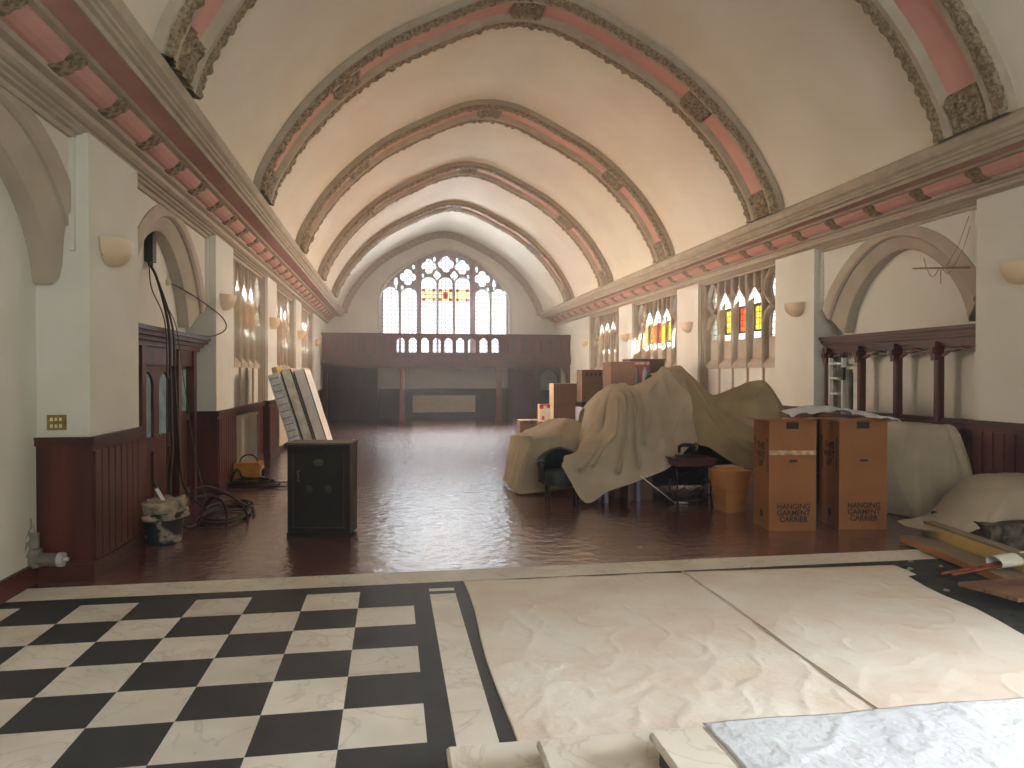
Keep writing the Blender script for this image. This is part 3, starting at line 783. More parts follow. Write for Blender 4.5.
lobby(4.80, 5.86, 1, 'lobby', 'reddish panelled lobby door under the right part of the gallery', mat('reddish_dark_wood', srgb(92,52,48), .4, srgb(70,40,38), 4, 5, .1, 20, stretch=(1,1,.15)))
# end dado and arched recess
f = MB(); f.box(-.52, 4.80, YEND-.08, YEND, 0, 1.18); f.box(-.52, 4.80, YEND-.12, YEND, 1.14, 1.22)
for i in range(44): f.box(-.5+.12*i+.01, -.5+.12*(i+1)-.01, YEND-.1, YEND-.08, .15, 1.1)
f.box(-.52, 4.80, YEND-.12, YEND, 0, .14); o = struct(f.build('baseboard_end', M['darkwood']))
f = MB(); Pq = lambda u, z, d: (u, LY+.35+d, z)
plate(f, [lancet(6.37, .72, 0, 1.62, .36)], 5.86, 6.92, 0, 2.17, Pq, 0, .12); struct(f.build('door_1', M['darkwood']))
f = MB(); f.box(6.02, 6.75, YEND-.2, YEND-.05, 0, 1.15); struct(f.build('trim_30', mat('navy_dado', srgb(44,52,74), .5)))
t = thing('radiator_cover', 'long pale cream radiator panel on the end wall under the gallery', 'radiator cover', (2.12, YEND-.16, 0))
f = MB(); f.box(-1.28,1.28,-.10,.02,.26,.95); 
for i in range(20): f.box(-1.24+.124*i, -1.24+.124*i+.1, -.115, -.10, .32, .9)
f.build('panel', M['cream_metal'], t); f = MB(); f.box(-1.34,1.34,-.12,.04,.95,.99); f.box(-1.34,-1.28,-.11,.03,.12,.95); f.box(1.28,1.34,-.11,.03,.12,.95); f.build('frame', M['darkwood'], t)
for q_ in ((-1.2,-1.1,-.08,.0,0,.26), (1.1,1.2,-.08,0,0,.26)):
    f = MB(); f.box(*q_); f.build('foot', M['darkwood'], t)

# ------------------------------------------------------------------ wall sconces
def sconce(label, S, y, z, first=[None]):
    if first[0] is None:
        t = thing('wall_sconce', label, 'wall light', group='half-bowl wall lights')
        # upturned half bowl, local +X points into the hall
        f = MB(); rows = []
        for i in range(9):
            ph = PI/2*i/8; r = math.sin(ph)**.8 if i else .0; zz = -.235*math.cos(ph)
            rows.append([(.19*r*math.sin(PI*j/14), .25*r*math.cos(PI*j/14)*1.0, zz) for j in range(15)])
        f.loft(rows); inner = []
        for i in range(8, -1, -1):
            ph = PI/2*i/8; r = math.sin(ph)**.8 if i else .0; zz = -.225*math.cos(ph)
            inner.append([(.178*r*math.sin(PI*j/14), .238*r*math.cos(PI*j/14), zz) for j in range(15)])
        f.loft([rows[-1], inner[0]]); f.loft(inner)
        f.build('shade', M['opal'], t, smooth=True)
        f = MB(); f.box(0, .012, -.2, .2, -.16, -.01); f.lathe([(.02,-.1),(.03,-.09),(.03,-.02),(.001,-.01)], .07, 0, 0, 10); f.build('wall_plate', M['brass'], t)
        first[0] = t
    else: t = dup(first[0], label=label)
    t.location = (SX(S, -.005), y, z); t.rotation_euler = (0, 0, 0 if S == 'L' else PI); return t
for lab, S, y in (('half bowl wall light on the nearest left pilaster above the brass switch plate', 'L', 7.2),
    ('half bowl wall light on the second left pilaster just past the arched doorway', 'L', 11.75),
    ('half bowl wall light on the third left pilaster above the leaning mattresses', 'L', 16.3),
    ('small half bowl wall light on the fourth left pilaster between the two farthest windows', 'L', 20.9),
    ('farthest left half bowl wall light beside the end of the gallery', 'L', 25.6),
    ('half bowl wall light cut by the right picture edge next to the wire hanger', 'R', 6.92),
    ('half bowl wall light on the right pilaster left of the arched wooden screen', 'R', 11.42),
    ('half bowl wall light on the right pilaster between the two sunniest coloured windows', 'R', 16.0),
    ('half bowl wall light on the right pilaster above the tall stacked cartons', 'R', 20.5),
    ('farthest right half bowl wall light beside the gallery parapet', 'R', 25.0)):
    sconce(lab, S, y, 2.99)

# ------------------------------------------------------------------ left side
# brass switch plate on the return of the first pilaster
t = thing('switch_plate', 'square brass six-gang switch plate on the left pilaster above the panelling', 'light switch', (-2.82, 6.735, 1.35))
f = MB(); f.box(-.075,.075,-.012,0,-.065,.065); f.box(-.068,.068,-.016,-.012,-.058,.058); f.build('plate', M['brass'], t)
first = None
for i in range(3):
    for j in range(2):
        if first is None:
            f = MB(); f.box(-.008,.008,-.03,-.016,-.014,.014); first = f.build('switch', mat('ivory_switch', srgb(226,214,184), .4), t); k = first
        else: k = first.copy(); C.objects.link(k); k.parent = t
        k.location = (-.036+.036*i, 0, -.028+.056*j)
# grey pipe stub wrapped in cloth
t = thing('pipe_stub', 'grey capped pipe stub with torn wall rag at the foot of the left wall', 'pipe', (-2.93, 6.62, .21))
f = MB(); f.tube([(-.02,.0,0),(.18,-.02,-.005)], .055, 14); f.build('pipe', M['greymetal'], t)
f = MB(); f.tube([(.17,-.02,-.004),(.215,-.02,-.004)], .06, 12); f.tube([(.215,-.02,-.004),(.25,-.02,-.004)], .018, 8); f.build('end_cap', M['chrome'], t)
f = MB(); f.tube([(-.02,0,-.06),(-.02,0,.09)], .06, 12); f.tube([(-.03,0,.09),(-.04,.02,.22)], .045, 10); f.build('elbow', M['greymetal'], t)
f = MB(); rows = []
for i in range(14):
    z = -.07+.42*i/13; w_ = .09*math.sin(PI*min(1,(i+1.5)/14))+.01
    rows.append([(-.05+.012*noise.noise(Vector((i*.7,j,2))), -w_+2*w_*j/6, z) for j in range(7)])
f.loft(rows); q = f.build('torn_plaster_patch', M['mortar'], t, True); q.modifiers.new('s','SOLIDIFY').thickness = .02

# arched niche 1: wooden doorcase with glazed door
Dp = .30
t = thing('doorcase', 'dark red wooden doorcase with moulded cornice and glazed door in the left arch', 'door', (-2.56, 9.63, 0))
def DX(mb, p0, p1, y0, y1, z0, z1): mb.box(min(-p0,-p1), max(-p0,-p1), y0, y1, z0, z1)
f = MB(); DX(f,.0+.22,.42,-1.62,1.62,2.10,2.16); DX(f,.17,.42,-1.64,1.64,2.16,2.21); DX(f,.11,.42,-1.66,1.66,2.21,2.26); DX(f,.07,.42,-1.665,1.665,2.26,2.31); f.build('cornice', M['wood_h'], t)
f = MB(); DX(f,.27,.42,-1.58,1.58,1.88,2.10)
for y in (-1.5, -.74, .70, 1.46): DX(f,.24,.42,y-.07,y+.07,0,2.10)
f.build('frame', M['wood'], t)
for y0, y1, nm in ((-.67,-.0,'door_leaf'),(.0,.63,'door_leaf')):
    P = lambda u, z, d: (-d, u, z)
    f = MB(); c = (y0+y1)/2; hs = [lancet(c, .44, 1.0, 1.62, .18), (c-.2, c+.2, lambda u: .2, lambda u: .82, 2)]
    plate(f, hs, y0, y1, .02, 1.88, P, .33, .38); DX(f, .355,.365,c-.2,c+.2,.2,.82); d = f.build(nm, M['wood'], t)
    f = MB(); f.add([P(c-.22,1.0,.36),P(c+.22,1.0,.36),P(c+.22,1.8,.36),P(c-.22,1.8,.36)], [(0,1,2,3)]); f.build('glass_pane', M['blueglass'], d)
    f = MB(); f.lathe([(.001,-.06),(.025,-.05),(.025,-.03),(.01,-.02),(.02,0)], -.30, y1-.06 if y0 < -.1 else y0+.06, 1.0, 10, M=Matrix.Rotation(PI/2, 3, 'Y')); f.build('knob', M['brass'], d)
for y0, y1 in ((-1.43,-.81),(.77,1.39)):
    f = MB(); boards_n = 5; w_ = (y1-y0)/5
    for i in range(5): DX(f,.34,.38,y0+w_*i+.006,y0+w_*(i+1)-.006,.15,1.12)
    DX(f,.35,.40,y0,y1,0,1.9); DX(f,.30,.40,y0,y1,1.12,1.2); DX(f,.30,.40,y0,y1,0,.15); s_ = f.build('side_panel', M['wood'], t)
    f = MB(); DX(f,.335,.35,y0+.06,y1-.06,1.26,1.84); f.build('side_pane', M['blueglass'], s_)

# black socket box and hanging cables
t = thing('junction_box', 'black cable junction box high on the wall inside the left arch', 'electrical box', (-2.98, 9.55, 3.15))
f = MB(); f.box(0,.10,-.07,.07,0,.34); f.lathe([(.055,.34),(.055,.40),(.02,.42)], .05, 0, 0, 12); f.build('housing', M['black'], t, False)
f = MB()
for k in range(3): f.tube([(.05,-.045+.045*k,0),(.05,-.045+.045*k,-.06)], .018, 8)
f.build('cable_glands', M['rubber'], t)
hangs = [('thick_cable','thick black cable hanging from the wall box down to the bucket', .016, [(-2.92,9.50,3.12),(-2.80,9.4,2.9),(-2.60,9.12,2.33),(-2.56,9.05,1.7),(-2.52,8.95,.9),(-2.46,8.65,.42),(-2.30,8.6,.06),(-2.2,9.0,.03)]),
 ('thick_cable','second black cable hanging beside the thick one over the door cornice', .013, [(-2.92,9.54,3.12),(-2.80,9.48,2.85),(-2.59,9.24,2.33),(-2.55,9.18,1.8),(-2.50,9.15,1.0),(-2.45,9.2,.4),(-2.25,9.6,.03)]),
 ('thin_cable','thin grey-brown cable hanging nearest the pilaster in front of the door', .007, [(-2.92,9.47,3.12),(-2.84,9.3,2.8),(-2.60,9.0,2.33),(-2.56,8.9,1.4),(-2.52,8.75,.6),(-2.46,8.65,.05)]),
 ('thin_cable','thin green cable slanting across the glazed door down to the floor', .006, [(-2.92,9.58,3.12),(-2.78,9.55,2.7),(-2.59,9.40,2.33),(-2.55,9.6,1.6),(-2.5,9.9,.7),(-2.4,10.1,.03)])]
for nm, lab, r, pts in hangs:
    f = MB(); f.tube([tuple(p) for p in curve([list(p) for p in pts], 50)], r, 8); tag(f.build(nm, M['rubber'] if 'green' not in lab else mat('green_cable', srgb(96,104,84), .6), smooth=True), lab, 'cable', 'cables hanging from the wall box')
f = MB(); f.tube([tuple(p) for p in curve([[-2.96,10.35,3.0],[-2.85,10.6,2.95],[-2.66,11.0,2.8],[-2.5,11.45,2.62],[-2.47,11.5,2.45],[-2.6,11.2,2.33],[-2.75,10.7,2.33]], 40)], .009, 8)
tag(f.build('loose_wire', M['rubber'], smooth=True), 'thin black wire looping out from the wall beside the left arch', 'cable')
t = thing('wall_stud', 'small round pale metal fitting on the wall under the left arch', 'wall fitting', (-2.975, 10.35, 3.0))
f = MB(); f.lathe([(.04,0),(.04,.03),(.02,.06),(.001,.065)], 0,0,0,12, M=Matrix.Rotation(PI/2,3,'Y')); f.build('fitting', M['cream_metal'], t, True)

# bucket with plastered rags
t = thing('bucket', 'black plaster splashed bucket heaped with dirty rags beside the left panelling', 'bucket', (-2.38, 8.10, 0))
f = MB(); f.lathe([(.001,.0),(.175,0),(.185,.01),(.215,.30),(.23,.305),(.23,.33),(.21,.33),(.17,.02),(.001,.02)], 0,0,0,32, caps=False); f.build('bucket_body', M['bucket'], t, True, .6)
f = MB(); f.tube([(.225*math.cos(a), .225*math.sin(a), .31-.12*math.sin((a)*1)) for a in [PI*i/16 for i in range(17)]], .006, 6); f.build('handle', M['greymetal'], t, True)
f = MB()
rows = []
for i in range(20):
    ph = PI*.5*i/19; r_ = []
    for j in range(40):
        th = 2*PI*j/40; q = 1+.25*noise.noise(Vector((math.cos(th)*2, math.sin(th)*2, i*.25)))+.12*noise.noise(Vector((math.cos(th)*6, math.sin(th)*6, i*.6)))
        r_.append((.235*math.cos(th)*math.cos(ph)**.5*q, .235*math.sin(th)*math.cos(ph)**.5*q, .26+.20*math.sin(ph)*q))
    rows.append(r_)
f.loft(rows, close=True, caps=True); tag(f.build('rag', M['rag'], smooth=True), 'heap of stiff plastered rags on top of the black bucket', 'rag').location = (-2.38,8.10,0)
f = MB(); rows = []
for i in range(12):
    u = i/11; rows.append([(.03+.20*u+.0*j, -.02+.05*math.cos(2*PI*j/12)*(1+.2*math.sin(u*9)), .40+.055*math.sin(2*PI*j/12)*(1+.25*math.sin(u*7+1))) for j in range(12)])
f.loft(rows, close=True, caps=True); tag(f.build('rolled_rag', M['rag'], smooth=True), 'rolled pale rag sticking out to the right over the bucket rim', 'rag').location = (-2.38,8.10,.03)
t = thing('scraper', 'shiny wide blade scraper stuck into the rags on the bucket', 'scraper', (-2.37, 8.0, .44))
f = MB(); f.rbox(0.0,0,.07,.035,.004,.16, Matrix.Rotation(-.5,3,'Y')); f.build('blade', mat('bright_steel', srgb(236,236,236), .25), t)
f = MB(); f.tube([(-.04,0,.14),(-.075,0,.22)], .012, 8); f.build('handle', M['black'], t, True)

# coiled hoses on the floor
def coil(cx, cy, rx, ry, turns, r, seed, lift=.0, start=0., n=46):
    rnd = random.Random(seed); pts = []
    for i in range(int(n*turns)+1):
        a = start + 2*PI*i/n; k = i/n
        q = 1+.10*math.sin(a*1.7+seed)+.06*rnd.random()*0
        pts.append((cx+rx*q*math.cos(a)*(1-.07*k), cy+ry*q*math.sin(a)*(1-.07*k), r+.004+lift*max(0,math.sin(a+seed))**2+.016*k))
    return pts
for lab, args in (('black hose coiled on the red floor beside the plaster bucket', (-2.02, 9.35, .30, .62, 3.2, .014, 1)),
                  ('second loop of black hose lifting off the floor behind the bucket', (-2.1, 9.9, .28, .6, 2.1, .012, 3, .26))):
    f = MB(); f.tube(coil(*args), args[5], 8); tag(f.build('hose', M['rubber'], smooth=True), lab, 'hose')
for lab, pts in (('black hose end arching from the bucket rags down to the floor', [[-2.2,8.2,.46],[-2.05,8.45,.52],[-1.9,8.7,.42],[-1.76,9.0,.22],[-1.72,9.15,.03],[-1.85,9.4,.02]]),
                 ('lower black hose end bending over beside the bucket', [[-2.15,8.3,.42],[-2.02,8.6,.40],[-1.93,8.85,.26],[-1.92,8.95,.04],[-2.05,9.2,.02]])):
    f = MB(); f.tube([tuple(p) for p in curve(pts, 30)], .013, 8); tag(f.build('hose', M['rubber'], smooth=True), lab, 'hose')

# radiator covers along the left bays
for y0, y1, lab in ((12.98, 14.35, 'cream radiator cover behind the yellow transformer box'), (16.95+.25, 18.6, 'cream radiator cover half hidden behind the leaning mattresses')):
    t = thing('radiator_cover', lab, 'radiator cover', (-2.53, (y0+y1)/2, 0)); h = (y1-y0)/2
    f = MB(); f.box(-.10,.0,-h,h,.12,1.02); f.build('panel', M['cream_metal'], t)
    f = MB(); f.box(-.12,.03,-h-.03,h+.03,1.02,1.06); f.build('shelf', M['cream_metal'], t)
    for q_ in ((-.09,-.01,-h,-h+.08,0,.12), (-.09,-.01,h-.08,h,0,.12)):
        f = MB(); f.box(*q_); f.build('foot', M['darkwood'], t)

# yellow site transformer with cables
t = thing('site_transformer', 'yellow-brown site transformer box wrapped in black cable by the left wall', 'transformer', (-2.30, 12.35, 0))
f = MB(); b = .02
f.prism([(-.20+b,.02),(.20-b,.02),(.20,.02+b),(.20,.34-b),(.20-b,.34),(-.20+b,.34),(-.20,.34-b),(-.20,.02+b)], lambda a, z: (a,-.18,z), lambda a, z: (a,.22,z)); f.build('housing', M['yellow'], t)
for q_ in ((-.205,.205,-.185,-.15,.0,.03), (-.205,.205,.18,.22,0,.03)):
    f = MB(); f.box(*q_); f.build('foot', M['black'], t)
f = MB(); f.tube([(.14*math.cos(a), .0, .33+.13*math.sin(a)) for a in [PI*i/12 for i in range(13)]], .012, 8); f.build('carry_handle', M['rubber'], t, True)
f = MB(); f.box(.20,.215,-.12,.16,.07,.28); f.build('label_plate', mat('scuffed_silver_label', srgb(216,208,190), .4, srgb(120,100,70), 12, 3), t)
for k in range(2):
    f = MB(); f.box(.215,.25,-.10+.14*k,.0+.14*k,.12,.22); f.build('socket', M['black'], t)
f = MB()
pts = coil(0, 0, .245, .23, 1.6, .012, 4); pts = [(x, y, .20+.10*math.sin(i*.12)) for i, (x, y, z) in enumerate(pts)]
f.tube(pts, .011, 8); q = tag(f.build('cable', M['rubber'], smooth=True), 'black cable wound round the yellow transformer box', 'cable'); q.location = (-2.30,12.35,0)
f = MB(); f.tube(coil(-2.18, 11.95, .42, .30, 5.2, .013, 6, .02), .013, 8)
tag(f.build('cable_coil', M['rubber'], smooth=True), 'flat coil of black cable on the floor in front of the yellow transformer', 'cable')
f = MB(); f.tube(coil(-2.44, 12.15, .10, .26, 3.0, .012, 9, .22), .012, 8)
tag(f.build('cable_coil', M['rubber'], smooth=True), 'upright tangle of black cable between pilaster and yellow transformer', 'cable')
for lab, pts in (('black cable trailing from the coil to the back of the safe', [[-1.9,12.1,.03],[-1.6,12.2,.02],[-1.35,12.05,.02],[-1.1,11.9,.02]]), ('lower black cable trailing from the coil behind the safe', [[-1.95,11.75,.03],[-1.65,11.68,.02],[-1.4,11.85,.02],[-1.1,11.75,.02]])):
    f = MB(); f.tube([tuple(p) for p in curve(pts, 24)], .011, 8); tag(f.build('trailing_cable', M['rubber'], smooth=True), lab, 'cable')

# safe
t = thing('safe', 'squat black iron safe standing alone on the red floor', 'safe', (-.78, 8.07, 0), -.165)
f = MB()
W2, D_, Hh = .338, .36, 1.0
f.box(-W2, W2, 0, D_, .02, Hh); f.box(-W2-.008, W2+.008, -.012, .03, 0, .05)
f.build('body', M['black'], t)
f = MB(); f.box(-W2-.012, W2+.012, -.014, D_+.012, Hh, Hh+.022); f.build('top_plate', mat('lit_grey_iron', srgb(112,104,92), .5, srgb(84,78,70), 6, 4), t)  # top painted greyer than the body to imitate light falling on it
f = MB(); f.box(-W2+.05, W2-.05, -.012, .0, .08, Hh-.06); d = f.build('door', M['black'], t)
f = MB()
for (a, b, z0, z1) in ((-W2+.06,W2-.06,.10,.105),(-W2+.06,-W2+.065,.10,Hh-.08),(W2-.065,W2-.06,.10,Hh-.08)): f.box(a, b, -.015, -.011, z0, z1)
f.build('lining', mat('faded_gilt_line', srgb(84,76,66), .6), d)
f = MB(); f.lathe([(.055,0),(.055,-.008),(.045,-.012),(.02,-.012),(.02,-.02),(.001,-.022)], 0,0,0,24, M=Matrix.Rotation(-PI/2,3,'X')); 
f.v = [(x*1.0, -abs(y)-.012, z*.62+.81) for x, y, z in f.v]; f.build('maker_plate', mat('dull_bronze', srgb(92,82,66), .4, metal=.6), d, True, .5)
for a in (-.105, .10):
    f = MB(); f.lathe([(.042,0),(.04,.008),(.012,.012),(.012,.02),(.001,.022)], 0,0,0,20, M=Matrix.Rotation(PI/2,3,'X')); f.v = [(x+a, y-.012, z+.52) for x, y, z in f.v]
    f.build('keyhole_cover', mat('dull_bronze_cover', srgb(74,68,58), .35, metal=.6), d, True, .5)
f = MB(); f.tube([(-.21,-.012,.72),(-.215,-.05,.71),(-.20,-.055,.66),(-.215,-.05,.62),(-.205,-.012,.61)], .009, 8); f.build('handle', mat('steel_handle', srgb(130,126,120), .35, metal=.8), d, True)

# mattresses leaning in the window bay
def mattress(name, label, cat, x, y, lean, th, L_, W_, m, pip=None, group=None, quilt=False):
    t = thing(name, label, cat, (x, y, 0), group=group)
    R_ = Matrix.Rotation(-lean, 3, 'Y')
    def tr(p): q = R_ @ Vector(p); return (q.x, q.y, q.z + th*math.sin(lean)*1.0*0)
    f = MB(); rows = []
    nz, ny = 40, 26
    b = .035
    prof = []
    for a in range(4):
        for i in range(5):
            ang = PI/2*a + PI/2*i/4
            cxs = (th/2-b)*(1 if a in (0,3) else -1); cys = (W_/2-b)*(1 if a in (0,1) else -1)
            prof.append((cxs+b*math.cos(ang), cys+b*math.sin(ang)))
    for i in range(nz+1):
        z = L_*i/nz; sh = 1.0
        e = min(z, L_-z); k = 1 - .12*max(0, 1-e/.04)**2
        r_ = []
        for (px, py) in prof:
            bulge = (.012*math.sin(z/L_*PI*16)) if quilt and py < -W_/2+.05 else 0
            r_.append(tr((px*k, py*(1-.03*max(0,1-e/.04)) + bulge, z)))
        rows.append(r_)
    f.loft(rows, close=True, caps=True); f.build('cover', m, t, True, .8)
    if pip:
        f = MB()
        for sx_ in (-1, 1):
            x_ = sx_*(th/2-.012)
            f.tube([tr(p) for p in ((x_,-W_/2-.002,.02),(x_,-W_/2-.002,L_-.02),(x_,W_/2,L_-.02),(x_,W_/2,.02))], .009, 6)
        f.build('piping', pip, t)
    if quilt:
        f = MB()
        for i in range(15):
            z = L_*(i+.7)/15.5
            f.add([tr((-th/2+.03,-W_/2-.016,z)),tr((th/2-.03,-W_/2-.016,z)),tr((th/2-.03,-W_/2-.016,z+.018)),tr((-th/2+.03,-W_/2-.016,z+.018))], [(0,1,2,3)])
        f.build('stitched_seams', M['foam'] if False else mat('seam_grey', srgb(150,152,156), .8), t)
    return t
ln = .30
mattress('mattress', 'mattress with silver quilted border, leaning closest to the left window', 'mattress', -1.50, 13.7, ln, .215, 1.87, .9, M['quilt'], None, quilt=True)
mattress('mattress', 'cream mattress leaning between the quilted one and the white one', 'mattress', -1.275, 13.72, ln, .19, 1.95, .9, M['mattress'], M['piping'])
mattress('mattress', 'white mattress with dark piping, outermost of the leaning mattresses', 'mattress', -1.05, 13.74, ln, .2, 1.94, .95, M['mattress_w'], M['piping'])
mattress('foam_pad', 'yellowed foam pad leaning behind the leaning mattresses', 'foam pad', -1.60, 14.62, ln, .12, 2.0, .8, M['foam'])

# ------------------------------------------------------------------ right side: wooden screen in the arch
t = thing('wooden_screen', 'tall dark wooden arcaded screen with carved heads in the right arch', 'screen', (6.85, 9.25, 0))
def RX(mb, p0, p1, y0, y1, z0, z1): mb.box(min(p0,p1), max(p0,p1), y0, y1, z0, z1)
f = MB(); RX(f,.20,.42,-1.62,1.62,2.18,2.24); RX(f,.16,.42,-1.64,1.64,2.24,2.28); RX(f,.12,.42,-1.66,1.66,2.28,2.33); RX(f,.08,.42,-1.665,1.665,2.33,2.38); f.build('cornice', M['wood_h'], t)
f = MB(); RX(f,.22,.30,-1.6,1.6,2.12,2.18); RX(f,.22,.36,-1.6,1.6,1.15,1.2); f.build('rails', M['wood_h'], t)
ys = [1.57, .76, -.04, -.82, -1.57]
for y in ys:
    f = MB(); f.prism([(.17,-.025),(.19,-.042),(.27,-.042),(.27,.042),(.19,.042),(.17,.025)], lambda a, b: (a, y+b, 1.15), lambda a, b: (a, y+b, 2.18))
    f.build('post', M['wood'], t)
    f = MB(); RX(f,.13,.2,y-.042,y+.042,2.0,2.2); RX(f,.10,.16,y-.035,y+.035,2.04,2.12); RX(f,.13,.2,y-.035,y+.035,1.95,2.0); f.build('carved_bracket', M['wood'], t)
for a, b in zip(ys, ys[1:]):
    c = (a+b)/2; w_ = abs(a-b)-.11; P = lambda u, z, d: (d, u, z)
    f = MB()
    def hi(u, c=c, w_=w_):
        x = abs(u-c)/(w_/2); return 2.02+.075*(1-x**1.5)-.02*abs(math.sin(x*PI*1.5))
    us = [c-w_/2+w_*i/30 for i in range(31)]
    f.loft([[P(u,hi(u)+.028,.2) for u in us],[P(u,hi(u),.2) for u in us],[P(u,hi(u),.26) for u in us],[P(u,hi(u)+.028,.26) for u in us],[P(u,hi(u)+.028,.2) for u in us]])
    f.build('arched_head', M['wood'], t)

# wire hanger: aluminium rod with thin wires beside the right light
t = thing('wire_aerial', 'horizontal brass-coloured rod with twisted wires fixed to the right pilaster', 'wire fitting', (6.80, 7.62, 3.04))
f = MB(); f.tube([(0,0,0),(0,.95,.125)], .012, 8); f.build('rod', M['brass'], t, True)
f = MB()
f.tube([(.02,.42,.04),(.02,.2,.30),(.02,.04,.62)], .004, 6); f.tube([(.02,.30,.02),(.02,.12,.25),(.02,.02,.5)], .004, 6)
f.tube([(.0,.66,.02),(.0,.72,.12),(.0,.76,.24)], .004, 6); f.tube([(0,.46,.04),(0,.46,-.14)], .005, 6)
f.tube([(0,.66,.02),(0,.62,-.03),(0,.56,-.02),(0,.5,.05),(0,.46,.07),(0,.42,.03),(0,.36,-.03),(0,.3,.0)], .005, 6)
f.build('wires', M['brass'], t, True)

# aluminium ladder behind the screen
t = thing('ladder', 'aluminium step ladder standing upright inside the wooden screen', 'ladder', (7.0, 10.55, 0))
f = MB(); lean = .10
for y in (-.17, .17): f.rbox(.03, y, 1.02, .07, .028, 2.04)
f.build('stiles', M['chrome'], t)
for i in range(8): f = MB(); f.box(0,.06,-.17,.17,.25+.24*i,.28+.24*i); f.build('rung', M['chrome'], t)
f = MB()
for y in (-.17, .17): f.rbox(.03, y, 2.06, .08, .04, .05)
f.rbox(.0,-.2,1.78,.05,.05,.2); f.box(.10,.13,-.26,-.23,0,1.8); f.build('black_fittings', M['black'], t)
f = MB(); f.box(.05,.12,-.26,-.22,0,1.85); f.build('rear_leg', M['greymetal'], t)

# ------------------------------------------------------------------ cartons
def lettering(txt, size, loc, rot, m, parent, name='lettering', bold=0.0, sx=1.0, spacing=1.0):
    cu = bpy.data.curves.new(name, 'FONT'); cu.body = txt; cu.size = size; cu.align_x = 'CENTER'; cu.align_y = 'CENTER'; cu.offset = bold; cu.extrude = .0006; cu.space_line = .82; cu.space_character = spacing
    tmp = bpy.data.objects.new(name, cu); C.objects.link(tmp)
    bpy.context.view_layer.update(); dg = bpy.context.evaluated_depsgraph_get()
    me = bpy.data.meshes.new_from_object(tmp.evaluated_get(dg)); me.name = name
    bpy.data.objects.remove(tmp); bpy.data.curves.remove(cu)
    me.materials.clear(); me.materials.append(m)
    o = bpy.data.objects.new(name, me); C.objects.link(o); o.parent = parent; o.location = loc; o.rotation_euler = rot; o.scale = (sx, 1, 1); return o
def carton(name, label, x, y, rz, w, d, h, m_front, opened=False, m2=None, tape=True, z=0, cat='cardboard box', flaps=True, slots=0):
    """x,y = front-left corner; width along local X, depth along local Y"""
    t = thing(name, label, cat, (x, y, z), rz)
    f = MB(); th = .006
    f.box(0, w, 0, th, 0, h); f.box(0, w, d-th, d, 0, h); f.box(0, th, th, d-th, 0, h); f.box(w-th, w, th, d-th, 0, h); f.box(th, w-th, th, d-th, 0, th)
    f.build('walls', m_front, t)
    if flaps:
        f = MB()
        if opened:
            f.rbox(w/2, d*.25-.03, h+.012, w*1.02, d*.5, .006, Matrix.Rotation(.06, 3, 'X')); f.rbox(w/2, d*.75, h+.012, w*.98, d*.5, .006, Matrix.Rotation(-.05, 3, 'X'))
            f.rbox(-.03, d/2, h+.018, w*.3, d*.9, .005, Matrix.Rotation(.12, 3, 'Y')); f.rbox(w*.86, d/2, h+.020, w*.34, d*.9, .005, Matrix.Rotation(-.05, 3, 'Y'))
        else:
            f.box(0, w, 0, d/2-.002, h, h+.005); f.box(0, w, d/2+.002, d, h, h+.005)
        f.build('flaps', m2 or m_front, t)
    if tape:
        f = MB(); f.box(0, w, -.0015, -.0002, h*.70, h*.70+.05) if tape == 'h' else f.box(w/2-.025, w/2+.025, -.0012, d+.001, h+.006, h+.0072)
        f.build('tape', M['tape'], t)
    for i in range(slots):
        f = MB(); f.box(w*(.18+.2*i), w*(.18+.2*i)+w*.1, -.002, .0, h*.80, h*.92); f.build('printed_block', M['ink'], t)
    return t
cz = 1.225
for i, (x, y, lab) in enumerate(((4.195, 7.55, 'tall brown garment carton with taped front, left of the pair'), (5.02, 7.49, 'tall brown garment carton right of its taped twin, nearer the right wall'))):
    w_ = .535 if i == 0 else .55
    t = carton('garment_carton', lab, x, y, -.15, w_, .50, cz, M['card'], opened=True, tape='h' if i == 0 else False, cat='cardboard box')
    t['group'] = 'tall garment cartons'
    FR = (PI/2, 0, 0); LF = (PI/2, 0, -PI/2)
    lettering('HANGING\nGARMENT\nCARRIER', .088, (w_*.52, -.004, .20), FR, M['ink'], t, bold=.002, sx=.92)
    f = MB(); f.box(w_*.43, w_*.60, -.003, .001, .775, .795); f.box(w_*.45, w_*.58, -.003, .001, .795, .802); f.build('hand_hole', M['ink'], t)
    f = MB(); f.box(w_*.36, w_*.62, -.006, 0, cz-.075, cz-.01); f.box(w_*.36, w_*.62, -.006, .03, cz-.01, cz+.012); f.build('black_tape_patch', M['ink'], t)
    lettering('THIS\nWAY\nUP', .12, (-.004, .25, .84), LF, M['ink'], t, bold=.002)
    for q in (.06, .44):
        f = MB(); f.box(-.003, 0, q-.006, q+.006, .66, 1.0); f.add([(-.003,q-.025,1.0),(-.003,q+.025,1.0),(-.003,q,1.06)], [(0,1,2)]); f.build('printed_arrow', M['ink'], t)
    f = MB(); f.box(-.003, 0, .20, .27, .12, .20); f.build('printed_symbol', M['ink'], t)
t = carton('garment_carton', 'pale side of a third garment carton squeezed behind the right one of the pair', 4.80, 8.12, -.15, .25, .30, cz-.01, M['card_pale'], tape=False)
# low card sheet behind the basket
carton('flat_carton', 'pale carton standing behind the wicker basket under the tan sheet', 4.30, 9.0, .1, .36, .3, .52, M['card_pale'], tape=False)

